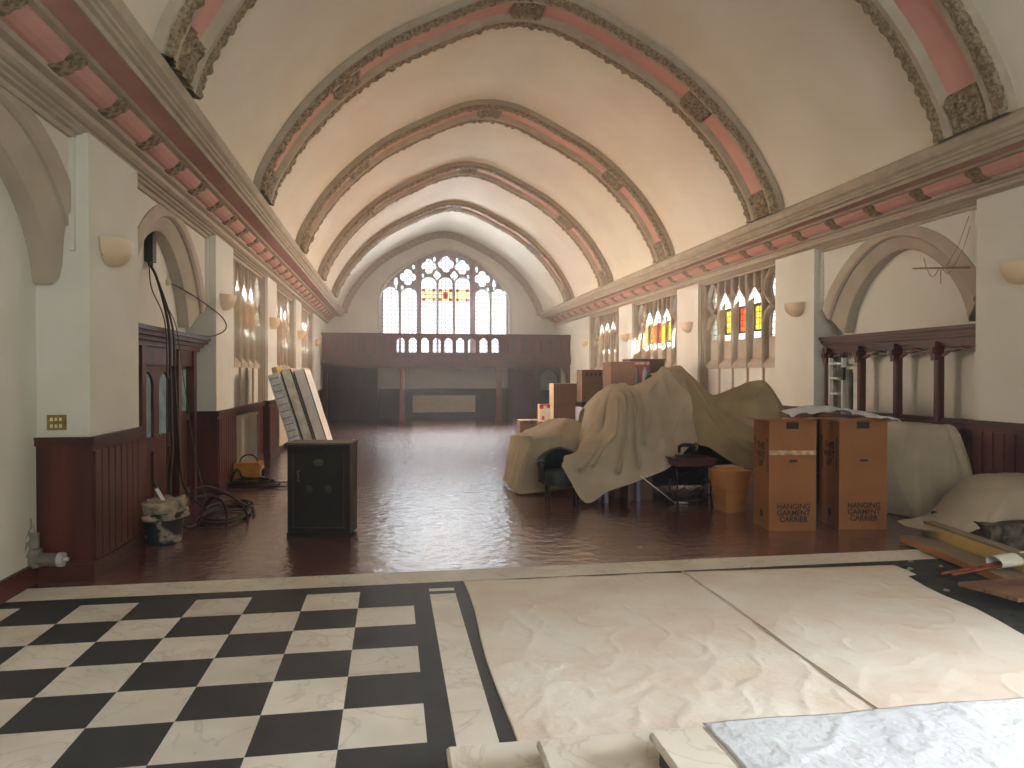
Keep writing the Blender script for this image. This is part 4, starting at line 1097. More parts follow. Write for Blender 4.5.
# far cartons and goods
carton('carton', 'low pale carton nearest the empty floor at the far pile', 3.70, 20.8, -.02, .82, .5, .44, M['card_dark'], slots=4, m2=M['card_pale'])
t = carton('printed_box', 'white box with red print standing on small cartons in the far pile', 3.58, 17.35, -.05, .30, .35, .42, M['card_pale'], z=.62, tape=False, flaps=True)
f = MB(); f.box(.0,.30,-.003,0,.0,.42); f.build('white_label', M['mattress_w'], t)
f = MB(); f.box(.0,.09,-.006,-.003,.32,.42); f.box(.18,.30,-.006,-.003,.34,.42); f.box(.05,.12,-.006,-.003,.05,.14); f.box(.0,.3,-.006,-.003,.40,.42); f.build('red_print', M['red_print'], t)
carton('carton', 'small brown carton carrying the white and red box', 3.56, 17.3, -.05, .5, .5, .615, M['card_dark'])
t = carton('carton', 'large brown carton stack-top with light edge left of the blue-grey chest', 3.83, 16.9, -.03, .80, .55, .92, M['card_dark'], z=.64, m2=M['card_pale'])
f = MB(); f.box(-.004,0,.0,.55,.0,.92); f.build('painted_lit_side', M['card_pale'], t)  # paler card laid on the left side, imitating light on it
carton('carton', 'carton at the bottom under the large light-edged carton', 3.87, 16.92, -.03, .70, .5, .635, M['card_dark'])
# chest freezer with black top
t = thing('chest_freezer', 'pale blue-grey chest freezer with black lid carrying cartons', 'freezer', (4.36, 16.3, 0))
f = MB(); f.box(0,.85,0,.6,.04,1.02); f.build('body', M['freezer'], t); f = MB(); f.box(-.01,.86,-.02,.61,1.02,1.14); f.build('lid', M['black'], t); 
for q_ in ((.03,.1,.03,.1,0,.04),(.75,.82,.03,.1,0,.04),(.03,.1,.5,.57,0,.04),(.75,.82,.5,.57,0,.04)):
    f = MB(); f.box(*q_); f.build('foot', M['black'], t)
f = MB(); f.box(.3,.55,-.035,-.02,1.05,1.07); f.build('handle', M['chrome'], t)
t = carton('carton', 'brown carton with black printed blocks standing on the freezer lid', 4.38, 16.35, 0, .52, .5, .74, M['card_dark'], z=1.145, slots=4)
# narrow pale stack and big carton in front of the cabinet
carton('carton', 'big square dark brown carton beside the glazed cabinet', 4.66, 15.0, 0, .54, .62, .68, M['card_dark'], z=1.37, tape=True, m2=M['card_pale'])
for i in range(3): carton('carton', ('lowest', 'second', 'third')[i]+' carton in the column under the big square dark brown carton', 4.67, 15.02, 0, .53, .6, .45, M['card_dark'], z=.456*i, tape=True)

# cabinet with arched blue glass doors
t = thing('cabinet', 'dark wooden cabinet with two arched pale blue glass doors in the far pile', 'cabinet', (5.20, 15.3, 0))
f = MB(); f.box(0,.78,0,.5,.05,2.08); f.build('carcass', M['darkwood'], t)
f = MB(); f.box(-.02,.80,-.03,.53,2.09,2.12); f.box(-.01,.79,-.02,.51,2.06,2.09); f.build('cornice', M['darkwood'], t)
for q_ in ((.02,.08,.02,.08,0,.05),(.70,.76,.02,.08,0,.05),(.02,.08,.42,.48,0,.05),(.70,.76,.42,.48,0,.05)):
    f = MB(); f.box(*q_); f.build('foot', M['darkwood'], t)
for i in range(2):
    a = .01+.215*i; P = lambda u, z, d: (u, d, z)
    f = MB(); plate(f, [lancet(a+.105, .14, 1.25, 1.74, .20)], a, a+.21, .1, 2.0, P, -.03, 0); d = f.build('door', mat('red_brown_door_frame', srgb(134,62,56), .4), t)
    f = MB(); f.add([P(a+.03,1.25,-.006),P(a+.18,1.25,-.006),P(a+.18,1.95,-.006),P(a+.03,1.95,-.006)], [(0,1,2,3)]); f.build('glass_pane', M['blueglass'], d)
f = MB(); f.box(.02,.42,-.05,-.03,1.99,2.06)
for i in range(6): f.rbox(.05+.068*i, -.055, 2.025, .05, .012, .02, Matrix.Rotation(.5*(-1)**i, 3, 'Y'))
f.build('carved_crest', mat('dusty_pink_carving', srgb(206,176,172), .6, srgb(110,66,62), 20, 3), t)
t = thing('storage_case', 'small black case standing behind the tan dust sheet', 'case', (5.05, 12.9, 0))
f = MB(); f.box(0,.22,0,.2,1.0,1.78); f.box(.02,.06,.02,.06,0,1.0); f.box(.16,.2,.02,.06,0,1.0); f.box(.02,.06,.14,.18,0,1.0); f.box(.16,.2,.14,.18,0,1.0); f.build('case_body', M['black'], t)

# ------------------------------------------------------------------ dust sheets
def sheet(name, label, rows, m, nu=70, nv=50, folds=.02, fu=9., fv=1.5, seed=0, thick=.006, wr=.003, z0=None, cat='dust sheet', ridges=(), tents=()):
    """rows of 3D control points, smoothly interpolated; folds run along v"""
    nr = len(rows)
    cols = [curve([list(p) for p in r], nu) for r in rows]
    G_ = [[None]*nu for _ in range(nv)]
    for j in range(nu):
        c = curve([cols[i][j] for i in range(nr)], nv)
        for i in range(nv): G_[i][j] = Vector(c[i])
    out = []
    for i in range(nv):
        r_ = []
        for j in range(nu):
            a = G_[i][min(j+1,nu-1)] - G_[i][max(j-1,0)]; b = G_[min(i+1,nv-1)][j] - G_[max(i-1,0)][j]
            n = a.cross(b); n = n.normalized() if n.length > 1e-9 else Vector((0,0,1))
            u, v = j/(nu-1), i/(nv-1)
            k = noise.noise(Vector((u*fu*.8, v*fv*.7, seed)))
            fold = math.exp(-(k*4.5)**2)*1.6-.6
            d = folds*fold*min(1, .25+v*1.2) + folds*.35*math.sin(u*fu*2.2+seed+2*noise.noise(Vector((u*3,v*2,seed+9))))*v + wr*noise.noise(Vector((u*26,v*14,seed+3)))
            p = G_[i][j] + n*d
            for pts_, amp, wd in ridges:
                best = 9.
                for (ax, az), (bx, bz) in zip(pts_, pts_[1:]):
                    L2 = (bx-ax)**2+(bz-az)**2; tt = max(0, min(1, ((p.x-ax)*(bx-ax)+(p.z-az)*(bz-az))/L2))
                    best = min(best, math.hypot(p.x-ax-(bx-ax)*tt, p.z-az-(bz-az)*tt))
                p.y -= amp*math.exp(-best/wd)
            for tx_, ty_, amp, wd in tents: p.z += amp*math.exp(-math.hypot(p.x-tx_, p.y-ty_)/wd)
            if z0 is not None and p.z < z0: p.z = z0 + .003*abs(noise.noise(p*9))
            r_.append(tuple(p))
        out.append(r_)
    f = MB(); f.loft(out); o = f.build(name, m, smooth=True)
    s_ = o.modifiers.new('thickness', 'SOLIDIFY'); s_.thickness = thick; s_.offset = 0
    return tag(o, label, cat)
# left low mound (over a sofa), pale sheet
sheet('dust_sheet', 'low pale grey dust sheet mound with squared left end, left of the green chair', [
 [(2.0,11.9,.02),(2.4,12.5,.05),(2.9,12.4,.1),(3.2,12.0,.1),(3.4,11.6,.1)],
 [(1.97,11.6,.70),(2.25,11.9,.80),(2.6,11.8,.93),(3.0,11.6,.88),(3.3,11.4,.6)],
 [(1.90,11.38,.78),(2.2,11.5,.84),(2.82,11.5,1.05),(3.08,11.3,.93),(3.25,11.1,.66)],
 [(1.97,11.0,.80),(2.22,10.95,.84),(2.62,11.0,.96),(2.95,10.9,.85),(3.15,10.8,.6)],
 [(2.05,10.66,.815),(2.12,10.60,.83),(2.45,10.6,.86),(2.75,10.6,.72),(3.0,10.6,.55)],
 [(1.90,10.72,.50),(1.96,10.52,.45),(2.36,10.5,.45),(2.7,10.5,.40),(3.0,10.5,.35)],
 [(1.84,11.0,.04),(1.84,10.42,.02),(2.25,10.38,.05),(2.6,10.45,.08),(2.95,10.5,.12)]],
 M['sheet'], 130, 100, .02, 6, 2.0, 3, z0=.005, ridges=[([(2.07,.82),(1.96,.45),(1.85,.03)],.05,.04),([(2.7,1.03),(2.45,.85),(2.1,.82)],.05,.04),([(2.5,.9),(2.45,.5),(2.3,.1)],.04,.05)])
# squared left end of the same mound
sheet('dust_sheet', 'bright left end of the low mound hanging straight to the floor', [
 [(1.93,11.7,.78),(1.93,11.4,.79),(1.99,11.0,.81),(2.07,10.64,.82)],
 [(1.87,11.75,.40),(1.86,11.4,.42),(1.90,11.0,.43),(1.97,10.52,.45)],
 [(1.80,11.8,.04),(1.79,11.4,.05),(1.80,11.0,.03),(1.83,10.40,.02)]], M['sheet'], 40, 40, .02, 6, 1., 5, z0=.005)
# main grey sheet
sheet('dust_sheet', 'big grey dust sheet with a sharp peak and long folds over stacked furniture', [
 [(3.0,11.9,.3),(3.3,12.0,.5),(3.7,12.0,.6),(4.0,12.0,.7),(4.3,12.0,.8),(4.7,11.9,.8)],
 [(2.95,11.1,.75),(3.2,11.3,1.15),(3.6,11.3,1.42),(3.9,11.2,1.52),(4.2,11.2,1.62),(4.55,11.2,1.66)],
 [(2.60,9.95,.72),(3.04,10.35,.96),(3.27,10.5,1.52),(3.64,10.5,1.57),(4.05,10.45,1.80),(4.40,10.5,1.80)],
 [(2.45,9.6,.71),(2.93,9.9,.80),(3.22,10.0,1.22),(3.58,10.05,1.33),(3.92,10.0,1.50),(4.18,9.80,1.44)],
 [(2.30,9.40,.69),(2.75,9.6,.55),(3.12,9.7,.74),(3.50,9.75,.82),(3.86,9.7,1.0),(4.15,9.6,1.10)],
 [(2.26,9.38,.60),(2.60,9.42,.28),(3.00,9.5,.42),(3.42,9.5,.50),(3.84,9.45,.68),(4.13,9.45,.93)],
 [(2.24,9.36,.56),(2.53,9.32,.06),(2.90,9.38,.20),(3.34,9.4,.33),(3.78,9.38,.52),(4.08,9.38,.84)]],
 M['sheet'], 190, 120, .018, 5, .8, 1, ridges=[([(4.06,1.85),(4.18,1.44),(4.10,.86)],.12,.05),([(4.06,1.85),(3.70,1.50),(3.62,1.0)],.08,.05),([(3.48,1.52),(3.40,.95),(3.34,.5)],.13,.03),([(3.36,1.46),(3.24,.95),(3.05,.45)],.13,.03),([(3.24,1.40),(3.08,.92),(2.7,.55)],.11,.03),([(3.12,1.15),(2.9,.8),(2.5,.5)],.09,.03),([(4.15,1.42),(3.9,1.0),(3.6,.75)],.05,.04),([(3.58,1.5),(3.56,1.1),(3.5,.8)],.07,.03),([(3.95,1.7),(3.92,1.2),(3.85,.7)],.04,.04)], tents=[(4.05,10.45,.10,.12),(4.19,9.8,.06,.10)])
# tan sheet
sheet('dust_sheet', 'tan dust sheet sloping right from the peak then humping over furniture', [
 [(3.95,11.9,.6),(4.5,12.0,.6),(4.9,11.6,.5),(5.3,11.3,.5),(5.7,11.0,.5),(5.9,10.6,.5),(6.0,10.3,.3)],
 [(3.95,11.0,1.62),(4.55,11.2,1.6),(4.85,10.9,1.35),(5.2,10.7,1.4),(5.5,10.5,1.5),(5.75,10.2,1.4),(5.9,9.9,.9)],
 [(3.95,10.55,1.74),(4.42,10.62,1.86),(4.82,10.3,1.42),(5.05,10.0,1.56),(5.22,9.85,1.65),(5.42,9.8,1.62),(5.62,9.6,1.12)],
 [(4.06,9.9,1.42),(4.38,10.1,1.50),(4.72,10.0,1.22),(5.0,9.7,1.30),(5.22,9.6,1.38),(5.42,9.55,1.32),(5.6,9.4,.95)],
 [(4.03,9.72,1.12),(4.34,9.7,1.10),(4.66,9.6,.92),(4.95,9.45,.92),(5.2,9.4,.96),(5.42,9.35,.95),(5.6,9.3,.7)],
 [(4.02,9.6,.88),(4.28,9.42,.78),(4.50,9.35,.62),(4.78,9.28,.50),(5.05,9.22,.48),(5.3,9.2,.50),(5.55,9.2,.5)]],
 M['sheet_tan'], 160, 100, .025, 4, 2.0, 2, ridges=[([(4.44,1.85),(4.6,1.3),(4.75,.9),(5.3,.7)],.07,.05),([(4.7,1.35),(4.95,1.05),(5.5,.9)],.08,.05),([(5.3,1.66),(5.1,1.45),(4.75,1.38)],.07,.03),([(5.2,1.6),(5.0,1.5),(4.8,1.42)],.05,.025),([(4.45,1.5),(4.55,1.0),(4.9,.7)],.05,.04)], tents=[(4.42,10.62,.05,.1)])
# small bundle on the left shoulder
sheet('dust_sheet', 'small rounded bundle of sheeting behind the left shoulder of the big sheet', [
 [(3.05,11.8,.5),(3.3,11.7,.6),(3.6,11.7,.7),(3.9,11.6,.7)],
 [(3.06,11.6,1.10),(3.35,11.3,1.45),(3.65,11.3,1.52),(3.9,11.2,1.5)],
 [(3.08,11.4,1.22),(3.38,10.95,1.56),(3.65,10.95,1.60),(3.9,10.9,1.5)],
 [(2.92,11.1,.95),(3.16,10.55,1.30),(3.6,10.7,1.42),(3.9,10.7,1.4)],
 [(2.72,10.85,.70),(3.02,10.25,.92),(3.5,10.5,1.05),(3.9,10.6,1.1)],
 [(2.66,10.7,.35),(2.95,10.15,.45),(3.4,10.4,.6),(3.9,10.6,.7)]], M['sheet'], 60, 40, .03, 5, 3, 8)
# right mound against the screen
sheet('dust_sheet', 'boxy dust sheet against the right wall with a corner dropping to the floor', [
 [(5.2,8.95,1.18),(5.8,9.05,1.18),(6.3,9.05,1.16),(6.74,8.85,1.14),(6.84,8.5,1.12),(6.86,8.3,1.10)],
 [(5.35,8.45,1.20),(5.8,8.4,1.18),(6.25,8.35,1.16),(6.70,8.2,1.13),(6.80,8.05,1.12),(6.82,8.0,1.10)],
 [(5.50,8.15,1.17),(5.90,8.0,1.15),(6.34,7.92,1.145),(6.66,7.87,1.12),(6.79,7.84,1.12),(6.81,7.80,1.06)],
 [(5.58,8.18,.80),(6.0,8.03,.80),(6.38,7.86,.80),(6.68,7.80,.82),(6.79,7.68,.80),(6.80,7.62,.78)],
 [(5.65,8.24,.40),(6.08,8.10,.38),(6.40,7.84,.38),(6.68,7.74,.40),(6.79,7.53,.42),(6.79,7.48,.42)],
 [(5.75,8.34,.01),(6.18,8.28,.01),(6.36,7.76,.01),(6.66,7.68,.01),(6.80,7.40,.12),(6.79,7.34,.20)]],
 M['sheet'], 130, 100, .012, 6, .8, 6, z0=.005, ridges=[([(6.67,1.14),(6.68,.6),(6.66,.0)],.03,.04),([(6.4,1.1),(6.45,.5),(6.4,0)],.02,.04),([(6.2,1.14),(6.1,.6),(6.3,.1)],.02,.05)])
sheet('dust_sheet', 'crumpled white sheet lying on top behind the two garment cartons', [
 [(5.1,8.95,1.27),(5.6,9.0,1.34),(6.1,9.0,1.30),(6.5,8.9,1.20)],[(5.05,8.7,1.28),(5.5,8.7,1.36),(6.0,8.7,1.30),(6.5,8.65,1.19)],
 [(5.0,8.45,1.24),(5.5,8.4,1.31),(6.0,8.35,1.25),(6.45,8.3,1.18)]], M['white'], 90, 50, .022, 7, 3, 4, cat='dust sheet')
# sheet over stone at the right edge
sheet('dust_sheet', 'grey sheet draped over the rubble block at the right edge', [
 [(5.45,7.1,.16),(5.9,7.2,.20),(6.15,7.2,.42),(6.4,7.15,.62),(6.8,7.1,.66)],
 [(5.30,6.75,.18),(5.70,6.85,.19),(5.98,6.85,.36),(6.25,6.85,.60),(6.8,6.8,.68)],
 [(5.33,6.58,.19),(5.62,6.60,.175),(5.96,6.58,.28),(6.22,6.52,.50),(6.7,6.5,.60)],
 [(5.45,6.47,.165),(5.70,6.46,.15),(5.95,6.46,.21),(6.16,6.42,.275),(6.7,6.40,.27)]], M['sheet'], 90, 60, .008, 4, 2, 7)
t = thing('rubble_block', 'block of rough rubble masonry under the grey sheet at the right edge', 'stone block', (6.4, 6.75, 0))
f = MB(); nx_, nz_ = 26, 8
def rub(face):
    rows = []
    for i in range(nz_+1):
        rows.append([face(j/nx_, i/nz_) for j in range(nx_+1)])
    return rows
def jn(x, y, z): q = noise.noise(Vector((x*6, y*6, z*9)))*.05; return (x+q*.5, y+q, z+q*.3 if z > .02 else z)
f.loft(rub(lambda u, v: jn(-.5+.88*u, -.42, .25*v))); f.loft(rub(lambda u, v: jn(-.5, -.42+.8*u, .25*v))); f.loft(rub(lambda u, v: jn(-.5+.88*u, -.42+.8*v, .25)))
f.loft(rub(lambda u, v: jn(.38, -.42+.8*u, .25*v))); f.loft(rub(lambda u, v: jn(-.5+.88*u, .38, .25*v))); f.build('stones', M['rubble'], t)

# furniture partly showing below the sheets
t = thing('sideboard', 'dark sideboard mostly hidden in shadow under the big sheets', 'sideboard', (3.9, 10.3, 0))
f = MB(); f.box(-.75,1.2,0,.55,.1,1.0); f.build('carcass', M['darkwood'], t)
for x_ in (-.7,1.1):
    for y_ in (.03,.46): f = MB(); f.box(x_,x_+.06,y_,y_+.06,0,.1); f.build('foot', M['darkwood'], t)
f = MB(); f.box(-.72,.22,-.02,0,.15,.95); f.build('door', M['darkwood'], t); f = MB(); f.box(.24,1.17,-.02,0,.15,.95); f.build('door', M['darkwood'], t)
t = thing('cupboard', 'dark narrow cupboard standing under the highest peak of the sheets', 'cupboard', (4.18, 10.45, 1.0))
f = MB(); f.box(-.2,.28,.05,.5,0,.70); f.build('carcass', M['darkwood'], t)
t = thing('blanket_box', 'brown box standing behind the blue stool under the grey sheet', 'box', (3.28, 9.75, 0))
f = MB(); f.box(0,.36,0,.35,0,.52); f.build('box_body', M['card_dark'], t)

# green buttoned tub chair
t = thing('tub_chair', 'small dark green buttoned leather tub chair tucked under the grey sheet', 'chair', (2.35, 9.85, 0), -.12)
f = MB(); rows = []
# seat
for z, k in ((.24,.94),(.30,1.0),(.38,1.0),(.42,.95),(.43,.8)):
    rows.append([(.25*k*math.copysign(abs(math.cos(a))**.6, math.cos(a)), .25*k*math.copysign(abs(math.sin(a))**.6, math.sin(a)), z) for a in [2*PI*i/32 for i in range(32)]])
f.loft(rows, close=True, caps=True); f.build('seat', M['leather'], t, True, .9)
f = MB(); rows = []
for i in range(41):
    a = PI*1.12*i/40 - PI*.06; bk = math.sin(a); h = .56+.16*max(0, bk)**1.5
    cx_, cy_ = .30*math.cos(a), .04+.26*math.sin(a); nx_, ny_ = math.cos(a), math.sin(a); tk = .035
    but = .006*math.sin(a*14)
    rows.append([(cx_-nx_*(tk+but), cy_-ny_*(tk+but), .36),(cx_-nx_*(tk+but), cy_-ny_*(tk+but), h-.05),(cx_-nx_*.05, cy_-ny_*.05, h-.015),(cx_, cy_, h+.005),(cx_+nx_*.055, cy_+ny_*.055, h-.02),(cx_+nx_*.05, cy_+ny_*.05, h-.06),(cx_+nx_*.03, cy_+ny_*.03, h-.08),(cx_+nx_*.03, cy_+ny_*.03, .26),(cx_-nx_*tk, cy_-ny_*tk, .26)])
f.loft(rows, close=True, caps=True); bk_ = f.build('backrest', M['leather'], t, True, .8)
bt = None
for i in range(9):
    a = PI*(.16+.68*i/8)
    for z in (.47,.57):
        if bt is None: f = MB(); f.lathe([(.012,0),(.009,.006),(.001,.008)], 0, 0, 0, 8, M=Matrix.Rotation(PI/2, 3, 'X')); bt = k_ = f.build('button', M['black'], bk_)
        else: k_ = bt.copy(); C.objects.link(k_); k_.parent = bk_
        k_.location = (.255*math.cos(a), .04+.215*math.sin(a), z+.04*(i%2))
for x_, y_ in ((-.2,-.2),(.2,-.2),(-.2,.2),(.2,.2)):
    f = MB(); f.lathe([(.022,.25),(.026,.22),(.018,.18),(.024,.15),(.014,.06),(.011,.02),(.016,0)], x_, y_, 0, 12); f.build('leg', M['black'], t, True)
for x_ in (-.285, .285):
    f = MB(); f.tube([(x_,-.14,.26),(x_,-.16,.34),(x_*1.0,-.15,.44),(x_,-.1,.53)], .018, 8); f.build('arm_post', M['black'], t, True)

# pale blue painted stool
t = thing('stool', 'pale blue painted wooden stool in the shadow of the grey sheet', 'stool', (3.14, 9.74, 0), .1)
f = MB(); f.box(-.25,.25,-.12,.12,.33,.36); f.build('seat', M['bluepaint'], t)
for x_ in (-.24,.24):
    for y_ in (-.11,.11):
        f = MB(); f.box(x_-.025,x_+.025,y_-.025,y_+.025,0,.33); f.build('leg', M['bluepaint'], t)
f = MB(); f.box(-.24,.24,-.12,-.10,.27,.33); f.box(-.24,.24,.10,.12,.27,.33); f.box(-.25,-.225,-.11,.11,.16,.20); f.box(.225,.25,-.11,.11,.16,.20); f.build('rails', M['bluepaint'], t)
# thin white rod on floor
f = MB(); f.tube([(3.30,9.3,.40),(3.62,9.32,.16),(3.80,9.35,.02)], .008, 8); f.tube([(3.80,9.35,.02),(3.98,9.3,.02)], .014, 8)
tag(f.build('metal_rod', M['chrome'], smooth=True), 'thin pale metal rod leaning from the blue stool to the floor', 'rod')

# treadle sewing machine table
t = thing('treadle_table', 'treadle sewing table with dark wooden top and cast iron legs', 'sewing table', (4.02, 9.25, 0), -.05)
f = MB(); f.box(-.30,.28,-.16,.30,.615,.645); f.box(-.28,.26,-.14,.28,.54,.615); f.build('top', M['wood_h'], t)
for x_ in (-.25, .22):
    f = MB()
    for y_ in (-.12, .24): f.tube([(x_,y_*.6,.56),(x_,y_,.34),(x_,y_*.75,.18),(x_,y_*1.15,.0)], [.014,.013,.013,.016], 8)
    f.tube([(x_,-.1,.30),(x_,.06,.36),(x_,.22,.30)], .011, 8); f.tube([(x_,-.09,.16),(x_,.06,.10),(x_,.2,.16)], .011, 8)
    f.build('iron_leg', M['black'], t, True)
f = MB(); f.tube([(-.25,.06,.14),(-.1,.06,.22),(0,.06,.16),(.1,.06,.22),(.22,.06,.14)], .012, 8); f.tube([(-.25,.06,.46),(-.12,.06,.40),(0,.06,.46)], .01, 8); f.tube([(-.1,.06,.22),(-.06,.06,.34),(-.02,.06,.25)], .009, 8); f.build('iron_stretcher', M['black'], t, True)
f = MB(); f.box(-.12,.12,-.06,.16,.06,.08); f.build('treadle', M['black'], t)
f = MB(); f.tube([(.16+0,.02+.12*math.cos(a),.36+.12*math.sin(a)) for a in [2*PI*i/20 for i in range(21)]], .009, 6); f.build('flywheel', M['black'], t, True)
t = thing('sewing_machine', 'small dark sewing machine on the treadle table under the sheet point', 'sewing machine', (3.95, 9.3, .646))
f = MB(); f.box(-.14,.14,-.06,.06,0,.03)
f.build('bed', M['darkwood'], t); f = MB()
f.tube([(.10,0,.03),(.10,0,.12),(.06,0,.165),(-.05,0,.165),(-.10,0,.14),(-.10,0,.06)], [.028,.026,.028,.024,.026,.018], 10); f.build('arm', M['black'], t, True)
f = MB(); f.lathe([(.05,-.01),(.055,0),(.05,.01)], .14,0,.13,16, M=Matrix.Rotation(PI/2,3,'Y')); f.build('hand_wheel', M['brass'], t, True)

# wicker linen basket
t = thing('linen_basket', 'tapered brown wicker linen basket beside the left garment carton', 'basket', (4.33, 8.78, 0), .12)
f = MB(); w0, w1, hB = .13, .19, .50
for r_i in range(22):
    z0 = hB*r_i/22; z1 = hB*(r_i+1)/22
    k = w0+(w1-w0)*(r_i+.5)/22; o_ = .004 if r_i % 2 else 0
    f.box(-k-o_, k+o_, -k-o_, k+o_, z0+.002, z1-.002) if False else None
rows = []
for i in range(45):
    z = hB*i/44; k = w0+(w1-w0)*i/44; r_ = []
    for s_ in range(4):
        for j in range(12):
            u = -1+2*j/12; x_, y_ = ((u,-1),(1,u),(-u,1),(-1,-u))[s_]
            q = .005*math.sin(i*PI*.9)*math.sin(j*PI+i*.0+PI/2)
            r_.append((x_*(k+q), y_*(k+q), z))
    rows.append(r_)
f.loft(rows, close=True, caps=True); f.build('woven_body', M['wicker'], t)
f = MB(); f.box(-.2,.2,-.2,.2,.50,.525); f.box(-.19,.19,-.19,.19,.525,.535); f.build('lid', M['wicker'], t)

# ------------------------------------------------------------------ timber, pipes and board at lower right
def oriented(cx, cy, ang, parts, t): pass
t = thing('timber_board', 'weathered grey board with orange sawn edge lying on the marble border', 'timber', (5.24, 6.76, 0), 0)
ang = -math.atan2(.255, 1.62)
t.rotation_euler = (0, 0, ang)
f = MB(); f.box(.0,.26,-2.6,0,.02,.085); f.build('board', M['timber'], t)
f = MB(); f.box(-.006,0,-2.6,0,.02,.083); f.box(-.006,.26,0,.006,.02,.083); f.build('sawn_edge', M['timber_edge'], t)
f = MB(); f.box(.02,.2,-.5,-.4,0,.02); f.box(.02,.2,-2.3,-2.2,0,.02); f.build('bearers', M['timber'], t)
t = thing('timber_joist', 'yellow pine joist standing on edge along the grey board', 'timber', (5.525, 6.78, 0), ang)
f = MB(); f.box(.0,.05,-2.6,0,.0,.20); f.build('joist', M['timber_yellow'], t)
f = MB(); f.box(-.004,.11,-2.6,0,.20,.222); f.build('top_strip', M['timber'], t)
for i, (dy, r) in enumerate(((0,.016),(.05,.018))):
    t = thing('copper_pipe', ('front', 'rear')[i]+' copper pipe of the pair sticking out of a cream wrapping', 'pipe', (4.72-.05*i, 5.46+dy*1.3, .045-.01*i))
    f = MB(); f.tube([(0,0,0),(.85,-.10,.15)], r, 12, caps=False); f.tube([(0,0,0),(.85,-.10,.15)], r*.8, 12, caps=False); f.build('tube', M['copper'], t, True)
f = MB(); rows = []
for i in range(12):
    u = i/11; rows.append([(5.12+.50*u, 5.45-.06*u+(.09+.015*math.sin(u*6))*math.cos(2*PI*j/16), .14+.07*u+.05*math.sin(2*PI*j/16)) for j in range(16)])
f.loft(rows, close=True); tag(f.build('paper_wrapping', M['mattress_w'], smooth=True), 'cream paper sleeve wrapped round the copper pipes', 'wrapping')
t = thing('broken_board', 'splintered brown board lying flat below the copper pipes', 'timber', (4.40, 5.06, .088), 0)
random.seed(3); f = MB()
def rag_(p, q, n=9): return [(p[0]+(q[0]-p[0])*k/n+random.uniform(-.012,.012), p[1]+(q[1]-p[1])*k/n+random.uniform(-.012,.012)) for k in range(n)]
pts = [(.9,.02)] + [(.9,-.5)] + rag_((.5,-.5),(.13,-.46)) + rag_((.13,-.46),(.09,-.24)) + rag_((.09,-.24),(0,0))
f.prism(pts, lambda a, b: (a, b, .0), lambda a, b: (a, b, .03)); f.build('board', mat('reddish_brown_board', srgb(152,112,80), .75, srgb(116,80,56), 4, 6, .3, 30, stretch=(.15,1,1)), t)
random.seed(11)
for i in range(16):
    x_, y_ = random.uniform(4.4,5.3), random.uniform(5.0,6.1)
    if 4.5 < x_ and y_ < 5.65 : continue
    f = MB(); s_ = random.uniform(.02,.06); f.prism([(s_*math.cos(a)*random.uniform(.6,1), s_*math.sin(a)*random.uniform(.6,1)) for a in [2*PI*k/6 for k in range(6)]], lambda a, b: (a, b, 0), lambda a, b: (a*.8, b*.8, .012))
    o = tag(f.build('mortar_chip', M['mortar'] if i % 3 else M['timber_edge']), 'small chip of broken mortar on the dark strip of bare floor', 'debris', 'mortar chips on the bare floor'); o.location = (x_, y_, .0)

# ------------------------------------------------------------------ drop cloths and marble steps in the foreground
def flat_cloth(name, label, edge_fn, u0, u1, v0, v1, zf, m, nu=150, nv=110, amp=.012, seed=0, cat='drop cloth'):
    f = MB(); rows = []
    for i in range(nv+1):
        r_ = []
        for j in range(nu+1):
            u, v = j/nu, i/nv; x, y = edge_fn(u, v)
            k = noise.noise(Vector((x*1.4+y*.5, y*1.1, seed))); k2 = noise.noise(Vector((x*3.2-y*1.7, y*2.6+x, seed+4)))
            k3 = noise.noise(Vector((x*9, y*8, seed+8)))
            rid = (1-min(1, abs(k)*5))**2; rid2 = (1-min(1, abs(k2)*6))**2
            e = min(1, min(u, 1-u, v, 1-v)*25)
            h = amp*(.55*rid + .6*rid2 + .28*(k3+.5)) + .002
            r_.append((x, y, zf+max(.002, h*(.35+.65*e))))
        rows.append(r_)
    f.loft(rows); o = f.build(name, m, smooth=True); s_ = o.modifiers.new('thickness','SOLIDIFY'); s_.thickness = .002; s_.offset = 1; return tag(o, label, cat)
def e1(u, v):
    x0 = .60+.035*math.sin(v*9)*.4 - .03*v; x1 = 2.545-.04*v+.012*math.sin(v*7); y = 6.12-3.3*v
    return (x0+(x1-x0)*u, y - .05*u*(1-v) + .012*math.sin(u*17)*(1-v))
flat_cloth('drop_cloth', 'wide cream drop cloth on the floor left of the long seam', e1, 0,1,0,1, 0, M['drop'], seed=1)
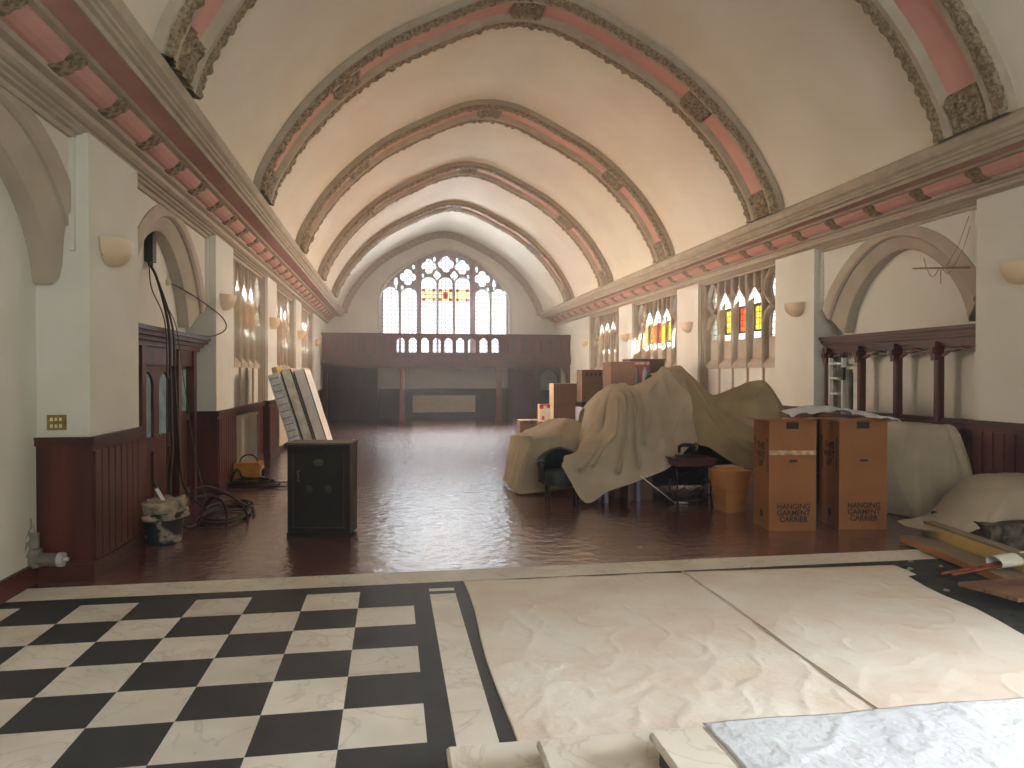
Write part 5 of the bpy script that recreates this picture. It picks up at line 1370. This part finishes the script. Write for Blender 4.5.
def e2(u, v):
    x0 = 2.53-.04*v+.012*math.sin(v*7); x1 = 4.56-.45*v-.10*(v > .10)*(1)+.02*math.sin(v*20); y = 6.07-3.3*v
    return (x0+(x1-x0)*u, y-.10*u*(1-v))
flat_cloth('drop_cloth', 'paler cream drop cloth on the floor right of the long seam', e2, 0,1,0,1, .004, M['drop'], seed=5)
f = MB(); rows = []
f.tube([(2.545-.04*v+.012*math.sin(v*7), 6.06-3.3*v, .014+.003*math.sin(v*30)) for v in [i/60 for i in range(61)]], .006, 6)
tag(f.build('cloth_seam', M['drop'], smooth=True), 'rolled hem where the two floor drop cloths meet', 'drop cloth')
steps = [(.235, 3.16, 0, .12, 'lowest narrow marble step tread at the bottom centre'), (.59, 2.92, .12, .24, 'middle marble step tread rising right of the lowest one'), (.99, 2.68, .24, .36, 'topmost marble step edging the platform under the white sheet')]
for i, (x0, y1, z0, z1, lab) in enumerate(steps):
    t = thing('marble_step', lab, 'step', (x0, y1, 0), group='marble steps')
    L_ = 4.5-x0; D2 = y1-1.2
    f = MB(); f.box(.03, L_, -D2, -.03, z0, z1-.035); f.build('riser', M['slate'], t)
    ns = 3 if i < 2 else 4; f = MB()
    n_ = .012
    prof = [(0,z1-.02),(.008,z1-.03),(.02,z1-.035)]
    def slab(a, b, c, d): f.prism([(a+n_,z1-.035),(a,z1-.026),(a,z1-.010),(a+n_,z1),(b,z1),(b,z1-.035)], lambda x, z: (x, c, z), lambda x, z: (x, d, z))
    if i < 2: slab(0, (.42,.56)[i], -D2, -.0); f.box((.42,.56)[i]+.004, L_, -D2, 0, z1-.035, z1)
    else:
        slab(0, .22, -.30, 0); slab(0, .22, -D2, -.304); f.box(.223, L_, -.30, 0, z1-.035, z1); f.box(.223, L_, -D2, -.304, z1-.035, z1)
    f.build('tread', M['marble'], t)
def e3(u, v):
    x0 = 1.22+.01*math.sin(v*8)-.02*v; y = 2.70-1.3*v
    return (x0+2.9*u, y + .008*math.sin(u*23)*(1-v))
flat_cloth('white_sheet', 'smooth bluish white sheet spread over the platform at the lower right', e3, 0,1,0,1, .362, M['white'], amp=.012, seed=9, cat='dust sheet')
